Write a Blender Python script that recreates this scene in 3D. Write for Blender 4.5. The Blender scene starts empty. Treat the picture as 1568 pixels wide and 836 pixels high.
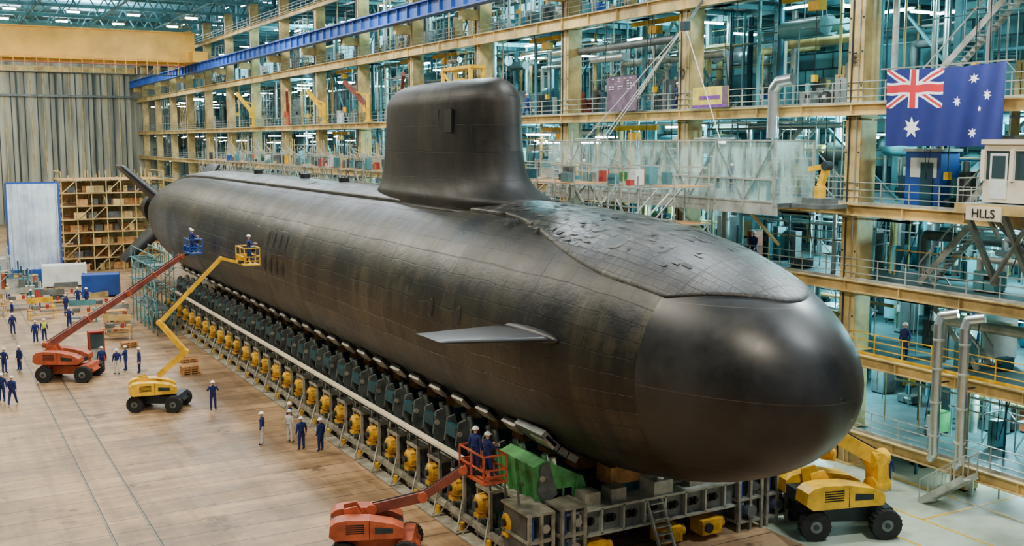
import bpy, math, random
from math import sin, cos, pi, radians, sqrt
from mathutils import Vector, Matrix
random.seed(7)
R_ = random.Random(11)
SC = bpy.context.scene
COL = SC.collection

def S(r, g, b):
    def f(c):
        c /= 255.0
        return c/12.92 if c <= 0.04045 else ((c+0.055)/1.055)**2.4
    return (f(r), f(g), f(b), 1.0)

# ------------------------------------------------------------ materials
def nodes(name):
    m = bpy.data.materials.new(name); m.use_nodes = True
    nt = m.node_tree; b = nt.nodes["Principled BSDF"]
    return m, nt, b

def mat(name, col, rough=0.6, metal=0.0, var=0.25, scale=1.2, emit=0.0, bump=0.0):
    m, nt, b = nodes(name)
    b.inputs["Roughness"].default_value = rough
    b.inputs["Metallic"].default_value = metal
    b.inputs["Base Color"].default_value = col
    if emit > 0:
        b.inputs["Emission Color"].default_value = col
        b.inputs["Emission Strength"].default_value = emit
    if var > 0:
        tc = nt.nodes.new("ShaderNodeTexCoord")
        n = nt.nodes.new("ShaderNodeTexNoise"); n.inputs["Scale"].default_value = scale
        n.inputs["Detail"].default_value = 6; n.inputs["Roughness"].default_value = 0.62
        nt.links.new(tc.outputs["Object"], n.inputs["Vector"])
        r = nt.nodes.new("ShaderNodeValToRGB")
        r.color_ramp.elements[0].position = 0.35; r.color_ramp.elements[1].position = 0.65
        lo = tuple(c*(1-var) for c in col[:3])+(1,); hi = tuple(min(1, c*(1+var*0.6)) for c in col[:3])+(1,)
        r.color_ramp.elements[0].color = lo; r.color_ramp.elements[1].color = hi
        nt.links.new(n.outputs["Fac"], r.inputs["Fac"])
        nt.links.new(r.outputs["Color"], b.inputs["Base Color"])
        if bump > 0:
            bp = nt.nodes.new("ShaderNodeBump"); bp.inputs["Strength"].default_value = bump
            nt.links.new(n.outputs["Fac"], bp.inputs["Height"])
            nt.links.new(bp.outputs["Normal"], b.inputs["Normal"])
    return m

M = {}
def dm(k, *a, **kw):
    M[k] = mat(k, *a, **kw); return M[k]
dm("cream_steel", S(200,170,106), 0.55, 0, 0.5, 0.6)
dm("teal_steel", S(78,134,140), 0.5, 0.1, 0.45, 0.5)
dm("dark_steel", S(42,54,58), 0.5, 0.3, 0.4, 0.8)
dm("deck_grey", S(68,96,98), 0.6, 0.0, 0.4, 0.8)
dm("grey_steel", S(108,114,111), 0.45, 0.3, 0.45, 1.2)
dm("light_steel", S(176,180,170), 0.4, 0.3, 0.4, 1.2)
dm("cradle_grey", S(88,93,91), 0.5, 0.3, 0.5, 1.6)
dm("cradle_frame", S(156,152,136), 0.5, 0.2, 0.5, 1.6)
dm("zinc", S(205,212,212), 0.28, 0.9, 0.15, 1.5)
dm("yellow_paint", S(236,180,18), 0.4, 0, 0.35, 1.5)
dm("motor_yellow", S(222,168,28), 0.5, 0, 0.5, 2.2)
dm("crane_yellow", S(240,178,62), 0.5, 0, 0.25, 0.3)
dm("orange_paint", S(176,82,50), 0.5, 0, 0.4, 1.5)
dm("boom_red", S(122,62,50), 0.5, 0, 0.35, 1.5)
dm("red_paint", S(165,56,42), 0.5, 0, 0.25, 1.5)
dm("blue_paint", S(24,70,148), 0.45, 0, 0.2, 1.0)
dm("girder_blue", S(36,84,165), 0.45, 0, 0.3, 0.4)
dm("deep_teal", S(20,72,84), 0.5, 0.2, 0.35, 1.0)
dm("green_paint", S(64,132,72), 0.6, 0, 0.55, 1.5)
dm("white_paint", S(220,222,214), 0.5, 0, 0.15, 1.0)
dm("cab_cream", S(226,212,184), 0.5, 0, 0.12, 1.0)
dm("rubber", S(30,30,30), 0.8, 0, 0.2, 3)
dm("black_metal", S(22,23,24), 0.5, 0.3, 0.2, 2)
dm("wood", S(186,134,76), 0.8, 0, 0.4, 2.5)
dm("navy_cloth", S(20,38,100), 0.85, 0, 0.3, 6)
dm("white_cloth", S(205,205,200), 0.85, 0, 0.12, 6)
dm("hivis", S(215,225,50), 0.7, 0, 0.1, 6)
dm("skin", S(205,150,120), 0.6, 0, 0.1, 8)
dm("lips", S(150,80,70), 0.6, 0, 0.1, 8)
dm("helmet_white", S(240,240,235), 0.35, 0, 0.03, 8)
dm("hair", S(50,35,25), 0.8, 0, 0.2, 20)
dm("boot", S(25,22,20), 0.6, 0, 0.2, 8)
dm("lamp_emit", (0.72,0.96,1.0,1), 0.5, 0, 0, 1, emit=34)
dm("window_glow", (0.28,0.72,0.84,1), 0.5, 0, 0, 1, emit=2.0)
dm("added_roof_glow", (0.55,0.85,1.0,1), 0.5, 0, 0, 1, emit=3.0)  # emission for the added roof panels
dm("glass_dark", S(50,70,75), 0.08, 0.1, 0, 1)
dm("flag_navy", S(8,26,100), 0.8, 0, 0.15, 2)
dm("flag_red", S(195,22,38), 0.8, 0, 0.1, 2)
dm("flag_white", S(230,230,230), 0.8, 0, 0.05, 2)
dm("foil", S(215,228,248), 0.22, 0.2, 0.35, 0.35, bump=0.4)
dm("poster_pink", S(105,82,100), 0.6, 0, 0.5, 1.5)
dm("poster_gold", S(225,200,80), 0.6, 0, 0.35, 1.5)
dm("poster_purple", S(120,60,150), 0.6, 0, 0.35, 2.5)

def hull_material(name, tw, th, mort, base, hi, bumps=0.5, r0=.36, r1=.62, spec=.42, seam=.15, lite=2.6):
    m, nt, b = nodes(name)
    L = nt.links.new; N = nt.nodes.new
    uv = N("ShaderNodeUVMap"); uv.uv_map = "UVMap"
    nd = N("ShaderNodeTexNoise"); nd.inputs["Scale"].default_value = 0.55; nd.inputs["Detail"].default_value = 3
    L(uv.outputs["UV"], nd.inputs["Vector"])
    vm = N("ShaderNodeVectorMath"); vm.operation = 'SCALE'; vm.inputs["Scale"].default_value = 0.28
    L(nd.outputs["Color"], vm.inputs[0])
    va = N("ShaderNodeVectorMath"); va.operation = 'ADD'
    L(uv.outputs["UV"], va.inputs[0]); L(vm.outputs[0], va.inputs[1])
    def brick(w, h, ms, c1, c2, mo, off, sq=1.0, sqf=2):
        br = N("ShaderNodeTexBrick"); br.offset = off; br.squash = sq; br.squash_frequency = sqf
        br.inputs["Scale"].default_value = 1.0
        br.inputs["Brick Width"].default_value = w; br.inputs["Row Height"].default_value = h
        br.inputs["Mortar Size"].default_value = ms; br.inputs["Mortar Smooth"].default_value = 0.2
        br.inputs["Color1"].default_value = (c1,c1,c1,1); br.inputs["Color2"].default_value = (c2,c2,c2,1)
        br.inputs["Mortar"].default_value = (mo,mo,mo,1)
        L(va.outputs[0], br.inputs["Vector"]); return br
    br = brick(tw, th, mort, .45, 1.1, .10, .42, 1.6, 3)
    b2 = brick(tw*3.3, th*3, mort*1.3, .45, 1.5, seam, 0.0)
    b3 = brick(tw*1.7, th*6, mort*.6, .6, 1.4, lite, .37, .7, 2)
    def noise(sx, sy, det, ro=.6):
        mp = N("ShaderNodeMapping"); mp.inputs["Scale"].default_value = (sx,sy,1)
        L(uv.outputs["UV"], mp.inputs["Vector"])
        n = N("ShaderNodeTexNoise"); n.inputs["Scale"].default_value = 1.0; n.inputs["Detail"].default_value = det
        n.inputs["Roughness"].default_value = ro
        L(mp.outputs["Vector"], n.inputs["Vector"]); return n
    n1 = noise(.36,.05,3); n2 = noise(.5,.5,10,.7); n5 = noise(1.6,.16,6,.65); n6 = noise(.12,1.4,5)
    def madd(a, k, c=None):
        q = N("ShaderNodeMath"); q.operation = 'MULTIPLY_ADD'; q.inputs[1].default_value = k; q.inputs[2].default_value = 0
        L(a, q.inputs[0])
        if c is not None: L(c, q.inputs[2])
        return q.outputs[0]
    sfac = madd(n1.outputs["Fac"], .40, madd(n2.outputs["Fac"], .28, madd(n5.outputs["Fac"], .24, madd(n6.outputs["Fac"], .08))))
    rp = N("ShaderNodeValToRGB")
    rp.color_ramp.elements[0].position = 0.47; rp.color_ramp.elements[0].color = S(*base)
    rp.color_ramp.elements[1].position = 0.575; rp.color_ramp.elements[1].color = S(*hi)
    L(sfac, rp.inputs["Fac"])
    cur = rp.outputs["Color"]
    for t,f in ((br,.85),(b2,.9),(b3,.8)):
        x = N("ShaderNodeMixRGB"); x.blend_type = 'MULTIPLY'; x.inputs[0].default_value = f
        L(cur, x.inputs[1]); L(t.outputs["Color"], x.inputs[2]); cur = x.outputs["Color"]
    L(cur, b.inputs["Base Color"])
    b.inputs["Specular IOR Level"].default_value = spec
    rr = N("ShaderNodeMapRange"); rr.inputs["From Min"].default_value = 0.3; rr.inputs["From Max"].default_value = 0.7
    rr.inputs["To Min"].default_value = r0; rr.inputs["To Max"].default_value = r1
    L(n2.outputs["Fac"], rr.inputs["Value"])
    sp = N("ShaderNodeSeparateXYZ"); L(b2.outputs["Color"], sp.inputs[0])
    r2 = N("ShaderNodeMath"); r2.operation = 'MULTIPLY_ADD'; r2.inputs[1].default_value = -0.10
    L(sp.outputs["X"], r2.inputs[0])
    r3 = N("ShaderNodeMath"); r3.operation = 'ADD'; r3.inputs[1].default_value = 0.10
    L(rr.outputs[0], r3.inputs[0]); L(r3.outputs[0], r2.inputs[2])
    L(r2.outputs[0], b.inputs["Roughness"])
    h = N("ShaderNodeMath"); h.operation = 'MAXIMUM'
    L(br.outputs["Fac"], h.inputs[0]); L(b2.outputs["Fac"], h.inputs[1])
    h2 = N("ShaderNodeMath"); h2.operation = 'MULTIPLY_ADD'; h2.inputs[1].default_value = -1.0
    L(h.outputs[0], h2.inputs[0]); L(n2.outputs["Fac"], h2.inputs[2])
    bp = N("ShaderNodeBump"); bp.inputs["Strength"].default_value = bumps; bp.inputs["Distance"].default_value = 0.07
    L(h2.outputs[0], bp.inputs["Height"]); L(bp.outputs["Normal"], b.inputs["Normal"])
    return m
M["hull"] = hull_material("anechoic_tiles", 2.0, 0.74, 0.026, (5,7,9), (54,50,36), .65, .28, .5, .44)
M["casing"] = hull_material("deck_tiles", 0.6, 0.34, 0.03, (18,20,21), (68,67,58), .95, .26, .46, .48)
M["sail"] = hull_material("sail_tiles", 2.6, 1.3, 0.018, (12,12,11), (40,35,27), .35, .42, .62, .32)
def dome_material():
    m, nt, b = nodes("bow_dome_coating"); L = nt.links.new; N = nt.nodes.new
    tc = N("ShaderNodeTexCoord")
    n = N("ShaderNodeTexNoise"); n.inputs["Scale"].default_value = 0.45; n.inputs["Detail"].default_value = 9; n.inputs["Roughness"].default_value = .66
    L(tc.outputs["Object"], n.inputs["Vector"])
    rp = N("ShaderNodeValToRGB"); rp.color_ramp.elements[0].position = .38; rp.color_ramp.elements[0].color = S(9,11,14)
    rp.color_ramp.elements[1].position = .64; rp.color_ramp.elements[1].color = S(38,39,40)
    L(n.outputs["Fac"], rp.inputs["Fac"])
    # two circumferential weld seams and one set of planks, measured in metres
    sp = N("ShaderNodeSeparateXYZ"); L(tc.outputs["Object"], sp.inputs[0])
    w = N("ShaderNodeMath"); w.operation = 'PINGPONG'; w.inputs[1].default_value = 1.35
    L(sp.outputs["Z"], w.inputs[0])
    lt = N("ShaderNodeMath"); lt.operation = 'LESS_THAN'; lt.inputs[1].default_value = 0.012
    L(w.outputs[0], lt.inputs[0])
    x = N("ShaderNodeMixRGB"); L(lt.outputs[0], x.inputs[0]); L(rp.outputs["Color"], x.inputs[1]); x.inputs[2].default_value = S(62,60,52)
    L(x.outputs["Color"], b.inputs["Base Color"])
    mr = N("ShaderNodeMapRange"); mr.inputs["From Min"].default_value = .3; mr.inputs["From Max"].default_value = .7
    mr.inputs["To Min"].default_value = .30; mr.inputs["To Max"].default_value = .46
    L(n.outputs["Fac"], mr.inputs["Value"]); L(mr.outputs[0], b.inputs["Roughness"])
    b.inputs["Specular IOR Level"].default_value = .5
    bp = N("ShaderNodeBump"); bp.inputs["Strength"].default_value = .12; bp.inputs["Distance"].default_value = .05
    L(n.outputs["Fac"], bp.inputs["Height"]); L(bp.outputs["Normal"], b.inputs["Normal"])
    return m
M["dome"] = dome_material()
dm("hull_black", S(6,6,6), 0.6, 0, 0, 1)
dm("fin_paint", S(20,21,22), 0.42, 0, 0.35, 0.8)
dm("hull_rim", S(64,62,54), 0.5, 0, 0.2, 0.8)

def floor_material():
    m, nt, b = nodes("dock_floor"); L = nt.links.new; N = nt.nodes.new
    tc = N("ShaderNodeTexCoord")
    br = N("ShaderNodeTexBrick"); br.offset = 0.5
    br.inputs["Scale"].default_value = 1.0; br.inputs["Brick Width"].default_value = 37.0
    br.inputs["Row Height"].default_value = 1.6; br.inputs["Mortar Size"].default_value = 0.035
    br.inputs["Color1"].default_value = S(190,155,114); br.inputs["Color2"].default_value = S(170,136,98)
    br.inputs["Mortar"].default_value = S(96,74,54)
    L(tc.outputs["Object"], br.inputs["Vector"])
    def noise(sc, det, ro, mpv=None):
        n = N("ShaderNodeTexNoise"); n.inputs["Scale"].default_value = sc; n.inputs["Detail"].default_value = det
        n.inputs["Roughness"].default_value = ro
        if mpv:
            mp = N("ShaderNodeMapping"); mp.inputs["Scale"].default_value = mpv
            L(tc.outputs["Object"], mp.inputs["Vector"]); L(mp.outputs[0], n.inputs["Vector"])
        else: L(tc.outputs["Object"], n.inputs["Vector"])
        return n
    def ramp(n, p0, c0, p1, c1):
        r = N("ShaderNodeValToRGB"); r.color_ramp.elements[0].position = p0; r.color_ramp.elements[0].color = c0
        r.color_ramp.elements[1].position = p1; r.color_ramp.elements[1].color = c1
        L(n.outputs["Fac"], r.inputs["Fac"]); return r
    n = noise(0.11, 12, .72)
    rp = ramp(n, .42, (0.45,0.44,0.43,1), .55, (1,1,1,1))
    n3 = noise(1.0, 8, .7, (.15,.9,1))
    rp3 = ramp(n3, .40, (0.55,0.53,0.50,1), .56, (1,1,1,1))
    n4 = noise(0.33, 7, .65)
    rp4 = ramp(n4, .34, (0.22,0.18,0.14,1), .40, (1,1,1,1))
    n7 = noise(1.0, 5, .6, (1.2,.06,1))
    rp7 = ramp(n7, .38, (0.66,0.64,0.62,1), .5, (1,1,1,1))
    cur = br.outputs["Color"]
    for r_, f in ((rp,.8),(rp3,.85),(rp4,.8),(rp7,.65)):
        x = N("ShaderNodeMixRGB"); x.blend_type = 'MULTIPLY'; x.inputs[0].default_value = f
        L(cur, x.inputs[1]); L(r_.outputs["Color"], x.inputs[2]); cur = x.outputs["Color"]
    sx = N("ShaderNodeSeparateXYZ"); L(tc.outputs["Object"], sx.inputs[0])
    gt = N("ShaderNodeMath"); gt.operation = 'GREATER_THAN'; gt.inputs[1].default_value = 30.0
    L(sx.outputs["X"], gt.inputs[0])
    x2 = N("ShaderNodeMixRGB"); L(gt.outputs[0], x2.inputs[0]); L(cur, x2.inputs[1])
    g2 = N("ShaderNodeMixRGB"); g2.blend_type = 'MULTIPLY'; g2.inputs[0].default_value = 0.7
    g2.inputs[1].default_value = S(182,194,168); L(rp.outputs["Color"], g2.inputs[2])
    L(g2.outputs["Color"], x2.inputs[2])
    L(x2.outputs["Color"], b.inputs["Base Color"])
    rr = N("ShaderNodeMapRange"); rr.inputs["To Min"].default_value = 0.25; rr.inputs["To Max"].default_value = 0.7
    L(n3.outputs["Fac"], rr.inputs["Value"]); L(rr.outputs[0], b.inputs["Roughness"])
    return m
M["floor"] = floor_material()

def clutter_wall_material():
    m, nt, b = nodes("plant_room_wall"); L = nt.links.new; N = nt.nodes.new
    tc = N("ShaderNodeTexCoord"); sp = N("ShaderNodeSeparateXYZ"); cb = N("ShaderNodeCombineXYZ")
    L(tc.outputs["Object"], sp.inputs[0]); L(sp.outputs["Y"], cb.inputs["X"]); L(sp.outputs["Z"], cb.inputs["Y"])
    br = N("ShaderNodeTexBrick"); br.inputs["Scale"].default_value = 1.0
    br.inputs["Brick Width"].default_value = 1.7; br.inputs["Row Height"].default_value = 1.1
    br.inputs["Mortar Size"].default_value = 0.06; br.inputs["Bias"].default_value = -0.1
    br.inputs["Color1"].default_value = S(34,84,92); br.inputs["Color2"].default_value = S(140,205,200)
    br.inputs["Mortar"].default_value = S(22,56,62)
    L(cb.outputs[0], br.inputs["Vector"])
    n = N("ShaderNodeTexNoise"); n.inputs["Scale"].default_value = 0.5; n.inputs["Detail"].default_value = 8
    L(cb.outputs[0], n.inputs["Vector"])
    x = N("ShaderNodeMixRGB"); x.blend_type = 'OVERLAY'; x.inputs[0].default_value = 0.8
    L(br.outputs["Color"], x.inputs[1]); L(n.outputs["Fac"], x.inputs[2])
    L(x.outputs["Color"], b.inputs["Base Color"]); b.inputs["Roughness"].default_value = 0.6
    return m
M["plantwall"] = clutter_wall_material()

def corrugated(name, c1, c2, axis, scale):
    m, nt, b = nodes(name); L = nt.links.new; N = nt.nodes.new
    tc = N("ShaderNodeTexCoord"); w = N("ShaderNodeTexWave"); w.bands_direction = axis
    w.inputs["Scale"].default_value = scale
    L(tc.outputs["Object"], w.inputs["Vector"])
    n = N("ShaderNodeTexNoise"); n.inputs["Scale"].default_value = 0.25; n.inputs["Detail"].default_value = 7
    mp = N("ShaderNodeMapping"); mp.inputs["Scale"].default_value = (2.5,2.5,0.3)
    L(tc.outputs["Object"], mp.inputs["Vector"]); L(mp.outputs[0], n.inputs["Vector"])
    r = N("ShaderNodeValToRGB"); r.color_ramp.elements[0].position = 0.35; r.color_ramp.elements[1].position = 0.65
    r.color_ramp.elements[0].color = c1; r.color_ramp.elements[1].color = c2
    L(n.outputs["Fac"], r.inputs["Fac"])
    x = N("ShaderNodeMixRGB"); x.blend_type = 'MULTIPLY'; x.inputs[0].default_value = 0.2
    L(r.outputs["Color"], x.inputs[1]); L(w.outputs["Color"], x.inputs[2])
    L(x.outputs["Color"], b.inputs["Base Color"])
    b.inputs["Roughness"].default_value = 0.55
    return m
M["doorskin"] = corrugated("door_cladding", S(112,112,102), S(190,184,160), 'X', 0.12)
M["roofskin"] = corrugated("roof_cladding", S(80,130,145), S(130,178,190), 'Y', 0.4)

def plastic_sheet():
    m, nt, b = nodes("plastic_sheet"); L = nt.links.new; N = nt.nodes.new
    b.inputs["Base Color"].default_value = (0.62,0.92,0.86,1); b.inputs["Roughness"].default_value = 0.2
    tr = N("ShaderNodeBsdfTransparent"); mx = N("ShaderNodeMixShader")
    tc = N("ShaderNodeTexCoord"); n = N("ShaderNodeTexNoise"); n.inputs["Scale"].default_value = 1.6; n.inputs["Detail"].default_value = 8
    mp = N("ShaderNodeMapping"); mp.inputs["Scale"].default_value = (1,1,.35)
    L(tc.outputs["Object"], mp.inputs["Vector"]); L(mp.outputs[0], n.inputs["Vector"])
    mr = N("ShaderNodeMapRange"); mr.inputs["From Min"].default_value = 0.4; mr.inputs["From Max"].default_value = 0.68
    mr.inputs["To Min"].default_value = 0.10; mr.inputs["To Max"].default_value = 0.55
    L(n.outputs["Fac"], mr.inputs["Value"]); L(mr.outputs[0], mx.inputs[0])
    L(tr.outputs[0], mx.inputs[1]); L(b.outputs[0], mx.inputs[2])
    L(mx.outputs[0], nt.nodes["Material Output"].inputs["Surface"])
    return m
M["sheet"] = plastic_sheet()

# ------------------------------------------------------------ mesh builder
class MB:
    def __init__(s):
        s.v = []; s.f = []; s.m = []; s.sm = []; s.mats = []
    def mi(s, k):
        if k not in s.mats: s.mats.append(k)
        return s.mats.index(k)
    def add(s, vs, fs, k, smooth=False):
        o = len(s.v); i = s.mi(k)
        s.v += [tuple(p) for p in vs]
        for f in fs:
            s.f.append(tuple(o+a for a in f)); s.m.append(i); s.sm.append(smooth)
    BF = [(0,3,2,1),(4,5,6,7),(0,1,5,4),(1,2,6,5),(2,3,7,6),(3,0,4,7)]
    def box(s, c, d, k, rz=0.0):
        cx,cy,cz = c; a,b,h = d[0]/2,d[1]/2,d[2]/2
        ca,sa = cos(rz),sin(rz)
        vs = []
        for z in (-h,h):
            for x,y in ((-a,-b),(a,-b),(a,b),(-a,b)):
                vs.append((cx+x*ca-y*sa, cy+x*sa+y*ca, cz+z))
        s.add(vs, s.BF, k)
    def bb(s, x0,x1,y0,y1,z0,z1,k):
        s.box(((x0+x1)/2,(y0+y1)/2,(z0+z1)/2),(abs(x1-x0),abs(y1-y0),abs(z1-z0)),k)
    def obox(s, c, ax, ay, az, k):
        c=Vector(c); vs=[c+ax*x+ay*y+az*z for z in (-1,1) for x,y in ((-1,-1),(1,-1),(1,1),(-1,1))]
        s.add(vs,s.BF,k)
    def frame(s, a, b):
        a=Vector(a); b=Vector(b); d=(b-a).normalized()
        up=Vector((0,0,1)) if abs(d.z)<0.95 else Vector((0,1,0))
        sd=d.cross(up).normalized(); u2=sd.cross(d).normalized()
        return a,b,d,sd,u2
    def beam(s, a, b, w, h, k):
        a,b,d,sd,u=s.frame(a,b); w/=2; h/=2
        vs=[p+sd*x+u*y for p in (a,b) for x,y in ((-w,-h),(w,-h),(w,h),(-w,h))]
        s.add(vs, s.BF, k)
    def cyl(s, a, b, r, k, n=10, r2=None, caps=True):
        a,b,d,sd,u=s.frame(a,b); r2=r if r2 is None else r2
        vs=[]
        for p,q in ((a,r),(b,r2)):
            for i in range(n):
                t=2*pi*i/n; vs.append(p+sd*(cos(t)*q)+u*(sin(t)*q))
        s.add(vs,[(i,(i+1)%n,n+(i+1)%n,n+i) for i in range(n)],k,True)
        if caps:
            s.add(vs[:n],[tuple(range(n))],k); s.add(vs[n:],[tuple(range(n))],k)
    def pipe(s, pts, r, k, n=10):
        for i in range(len(pts)-1):
            s.cyl(pts[i],pts[i+1],r,k,n)
            if i: s.ell(pts[i],(r*1.02,)*3,k,n,6)
    def ell(s, c, r, k, n=12, m=8, z0=-1.0, rot=0):
        vs=[];fs=[]
        a0=math.asin(max(-1,z0))
        for j in range(m+1):
            ph=a0+(pi/2-a0)*j/m
            for i in range(n):
                t=2*pi*i/n
                x=cos(ph)*cos(t)*r[0]; y=cos(ph)*sin(t)*r[1]
                vs.append((c[0]+x*cos(rot)-y*sin(rot),c[1]+x*sin(rot)+y*cos(rot),c[2]+sin(ph)*r[2]))
        for j in range(m):
            for i in range(n):
                fs.append((j*n+i,j*n+(i+1)%n,(j+1)*n+(i+1)%n,(j+1)*n+i))
        s.add(vs,fs,k,True)
    def prism(s, prof, y0, y1, k, T=None):
        n=len(prof); T=T or Matrix.Identity(4)
        vs=[T@Vector((x,y0,z)) for x,z in prof]+[T@Vector((x,y1,z)) for x,z in prof]
        fs=[(i,(i+1)%n,n+(i+1)%n,n+i) for i in range(n)]+[tuple(range(n)),tuple(range(2*n-1,n-1,-1))]
        s.add(vs,fs,k)
    def mesh(s, name):
        me=bpy.data.meshes.new(name); me.from_pydata(s.v,[],s.f)
        for k in s.mats: me.materials.append(M[k])
        me.polygons.foreach_set("material_index",s.m); me.polygons.foreach_set("use_smooth",s.sm)
        me.update(); return me
    def build(s, name, parent=None):
        o=bpy.data.objects.new(name,s.mesh(name)); COL.objects.link(o)
        if parent: o.parent=parent
        return o
def empty(name, loc=(0,0,0)):
    e=bpy.data.objects.new(name,None); e.location=loc; COL.objects.link(e); e.empty_display_size=0.5; return e

# ------------------------------------------------------------ camera
cam=bpy.data.cameras.new("camera"); cam.sensor_width=36; cam.lens=36*1640/1568; cam.clip_end=1000
co=bpy.data.objects.new("camera",cam); co.location=(0,0,16)
co.rotation_euler=(radians(90-7.05),0,radians(-28.9)); COL.objects.link(co); SC.camera=co

# ------------------------------------------------------------ submarine
XS,ZS,RH=24.05,8.2,4.98
Y0,YF,YA,YE=22.9,40.5,92.0,127.0
def rad(y):
    if y<YF:
        t=min(1,(YF-y)/(YF-Y0)); return RH*max(0.0,1-t**2.95)**0.5
    if y<=YA: return RH
    s=(y-YA)/(YE-YA); return RH*(1-0.78*s**2.3)
def grid_obj(name, rings, uvs, key, parent, closed=True, caps=False, key2=None, sel=None):
    n=len(rings[0]); vs=[p for r in rings for p in r]; fs=[]; uvl=[]; mi=[]
    for j in range(len(rings)-1):
        for i in range(n if closed else n-1):
            a=j*n+i; b=j*n+(i+1)%n; c=(j+1)*n+(i+1)%n; d=(j+1)*n+i
            fs.append((a,b,c,d)); mi.append(1 if (sel and sel(j)) else 0)
            uvl+= [uvs(j,i),uvs(j,i+1),uvs(j+1,i+1),uvs(j+1,i)]
    if caps:
        fs.append(tuple(range(n))); uvl+=[uvs(0,i) for i in range(n)]; mi.append(1 if sel else 0)
        o=(len(rings)-1)*n
        fs.append(tuple(o+i for i in range(n-1,-1,-1))); uvl+=[uvs(len(rings)-1,i) for i in range(n-1,-1,-1)]; mi.append(0)
    me=bpy.data.meshes.new(name); me.from_pydata(vs,[],fs)
    ul=me.uv_layers.new(name="UVMap")
    ul.data.foreach_set("uv",[c for u in uvl for c in u])
    me.materials.append(M[key])
    if key2: me.materials.append(M[key2]); me.polygons.foreach_set("material_index",mi)
    me.polygons.foreach_set("use_smooth",[True]*len(fs)); me.update()
    o=bpy.data.objects.new(name,me); COL.objects.link(o); o.parent=parent; return o
sub=empty("submarine")
ys=[Y0+ (YF-Y0)*(1-cos(pi/2*k/70)) for k in range(71)]+[YF+(YA-YF)*k/50 for k in range(1,51)]+[YA+(YE-YA)*k/40 for k in range(1,41)]
NS=144
rings=[]
for y in ys:
    r=max(rad(y),0.004)
    rings.append([(XS+r*sin(2*pi*i/NS),y,ZS+r*cos(2*pi*i/NS)) for i in range(NS)])
arc=[0.0]
for k in range(1,len(ys)):
    arc.append(arc[-1]+sqrt((ys[k]-ys[k-1])**2+(rad(ys[k])-rad(ys[k-1]))**2))
jd=max(k for k in range(len(ys)) if ys[k]<28.3)
grid_obj("pressure_hull",rings,lambda j,i:(arc[j],2*pi*i/NS*RH),"hull",sub,caps=True,key2="dome",sel=lambda j:j<jd)
def sm(t): t=min(1,max(0,t)); return t*t*(3-2*t)
def cas_a(y):
    a=24+24*sm((41-y)/11.0)
    if y>98: a=24-7*min(1,(y-98)/16)
    return radians(a)
def cas_h(y):
    h=0.05+0.12*sm((y-28)/16.0)
    if y>107: h*=max(0.02,(116-y)/9.0)
    return h
cy=[28.0,28.02,28.2,28.5]+[29+0.6*k for k in range(0,147)]
cy=[y for y in cy if y<116]
NC=80; cr=[]
for j,y in enumerate(cy):
    a=cas_a(y); h=cas_h(y); ring=[]
    for i in range(NC+1):
        t=-1+2*i/NC
        y_=y-3.1*(1-t*t)*max(0,1-(y-28)/10)
        r=rad(y_)
        e=1.0 if abs(t)<0.96 else sm((1-abs(t))/0.04)
        rr=r-0.03+(h+0.03)*(e if j>0 else 0)
        ring.append((XS+rr*sin(a*t),y_,ZS+rr*cos(a*t)))
    cr.append(ring)
grid_obj("deck_casing",cr,lambda j,i:(cr[j][min(i,NC)][1],(-1+2*i/NC)*cas_a(cy[j])*RH),"casing",sub,closed=False)
ZB=12.7; ZT=18.95; YSF,YSR=43.6,57.6; NSL=84
def sail_ring(z):
    hb=(z-13.3); fl=1.7*math.exp(-max(hb,0)/0.6)
    top=max(0,(z-(ZT-1.2))/1.2)
    ins=(1-sqrt(max(0,1-min(1,top)**2)))*1.25
    hf=min(1,max(0,hb/5.5))
    y0=YSF-fl*1.3+ins*1.0+0.3*hf; y1=YSR+fl*0.3-ins*2.2-0.8*hf; w=1.78+fl*0.24-ins*.95-0.12*hf
    ring=[]
    nose=4.6
    for i in range(NSL):
        t=2*pi*i/NSL; c,s_=cos(t),sin(t)
        if c>=0:
            y=(y0+nose)-nose*abs(c)**0.9; x=w*(abs(s_)**0.85)*(1 if s_>0 else -1)
        else:
            L=(y1-(y0+nose)); q=abs(c)
            y=(y0+nose)+L*q**0.95; x=w*(abs(s_)**0.62)*(1 if s_>0 else -1)
        ring.append((XS+x,y,z))
    return ring
zs=[ZB+k*0.14 for k in range(16)]+[15.0+0.5*k for k in range(6)]+[17.75+1.2*sin(pi/2*k/15) for k in range(0,16)]
sr=[sail_ring(z) for z in zs]
per=[0]
for i in range(NSL):
    a=sr[20][i]; b=sr[20][(i+1)%NSL]; per.append(per[-1]+math.dist(a,b))
grid_obj("sail",sr,lambda j,i:(per[i],zs[j]),"sail",sub,caps=True)
mb=MB()
def foil(p_root,p_tip,c_root,c_tip,th,k="fin_paint"):
    a=Vector(p_root); b=Vector(p_tip); d=(b-a); d.y=0; d.normalize(); nrm=Vector((0,1,0)).cross(d).normalized()
    N=11; rr=[]
    for t in [0,.25,.5,.75,.94,1.0]:
        p=a.lerp(b,t); c=c_root+(c_tip-c_root)*t; q=th*(1-0.5*t)*(1 if t<1 else 0.3)
        pr=lambda x:q*2.6*(0.2969*sqrt(x)-0.126*x-0.3516*x*x+0.2843*x**3-0.1036*x**4)
        ring=[p+Vector((0,c*s_/(N-1),0))+nrm*pr(s_/(N-1)) for s_ in range(N)]
        ring+=[p+Vector((0,c*s_/(N-1),0))-nrm*pr(s_/(N-1)) for s_ in range(N-2,0,-1)]
        rr.append(ring)
    n=len(rr[0]); vs=[p for r in rr for p in r]
    fs=[(j*n+i,j*n+(i+1)%n,(j+1)*n+(i+1)%n,(j+1)*n+i) for j in range(len(rr)-1) for i in range(n)]
    mb.add(vs,fs,k,True); mb.add(rr[-1],[tuple(range(n))],k)
q=0.7071
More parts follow.
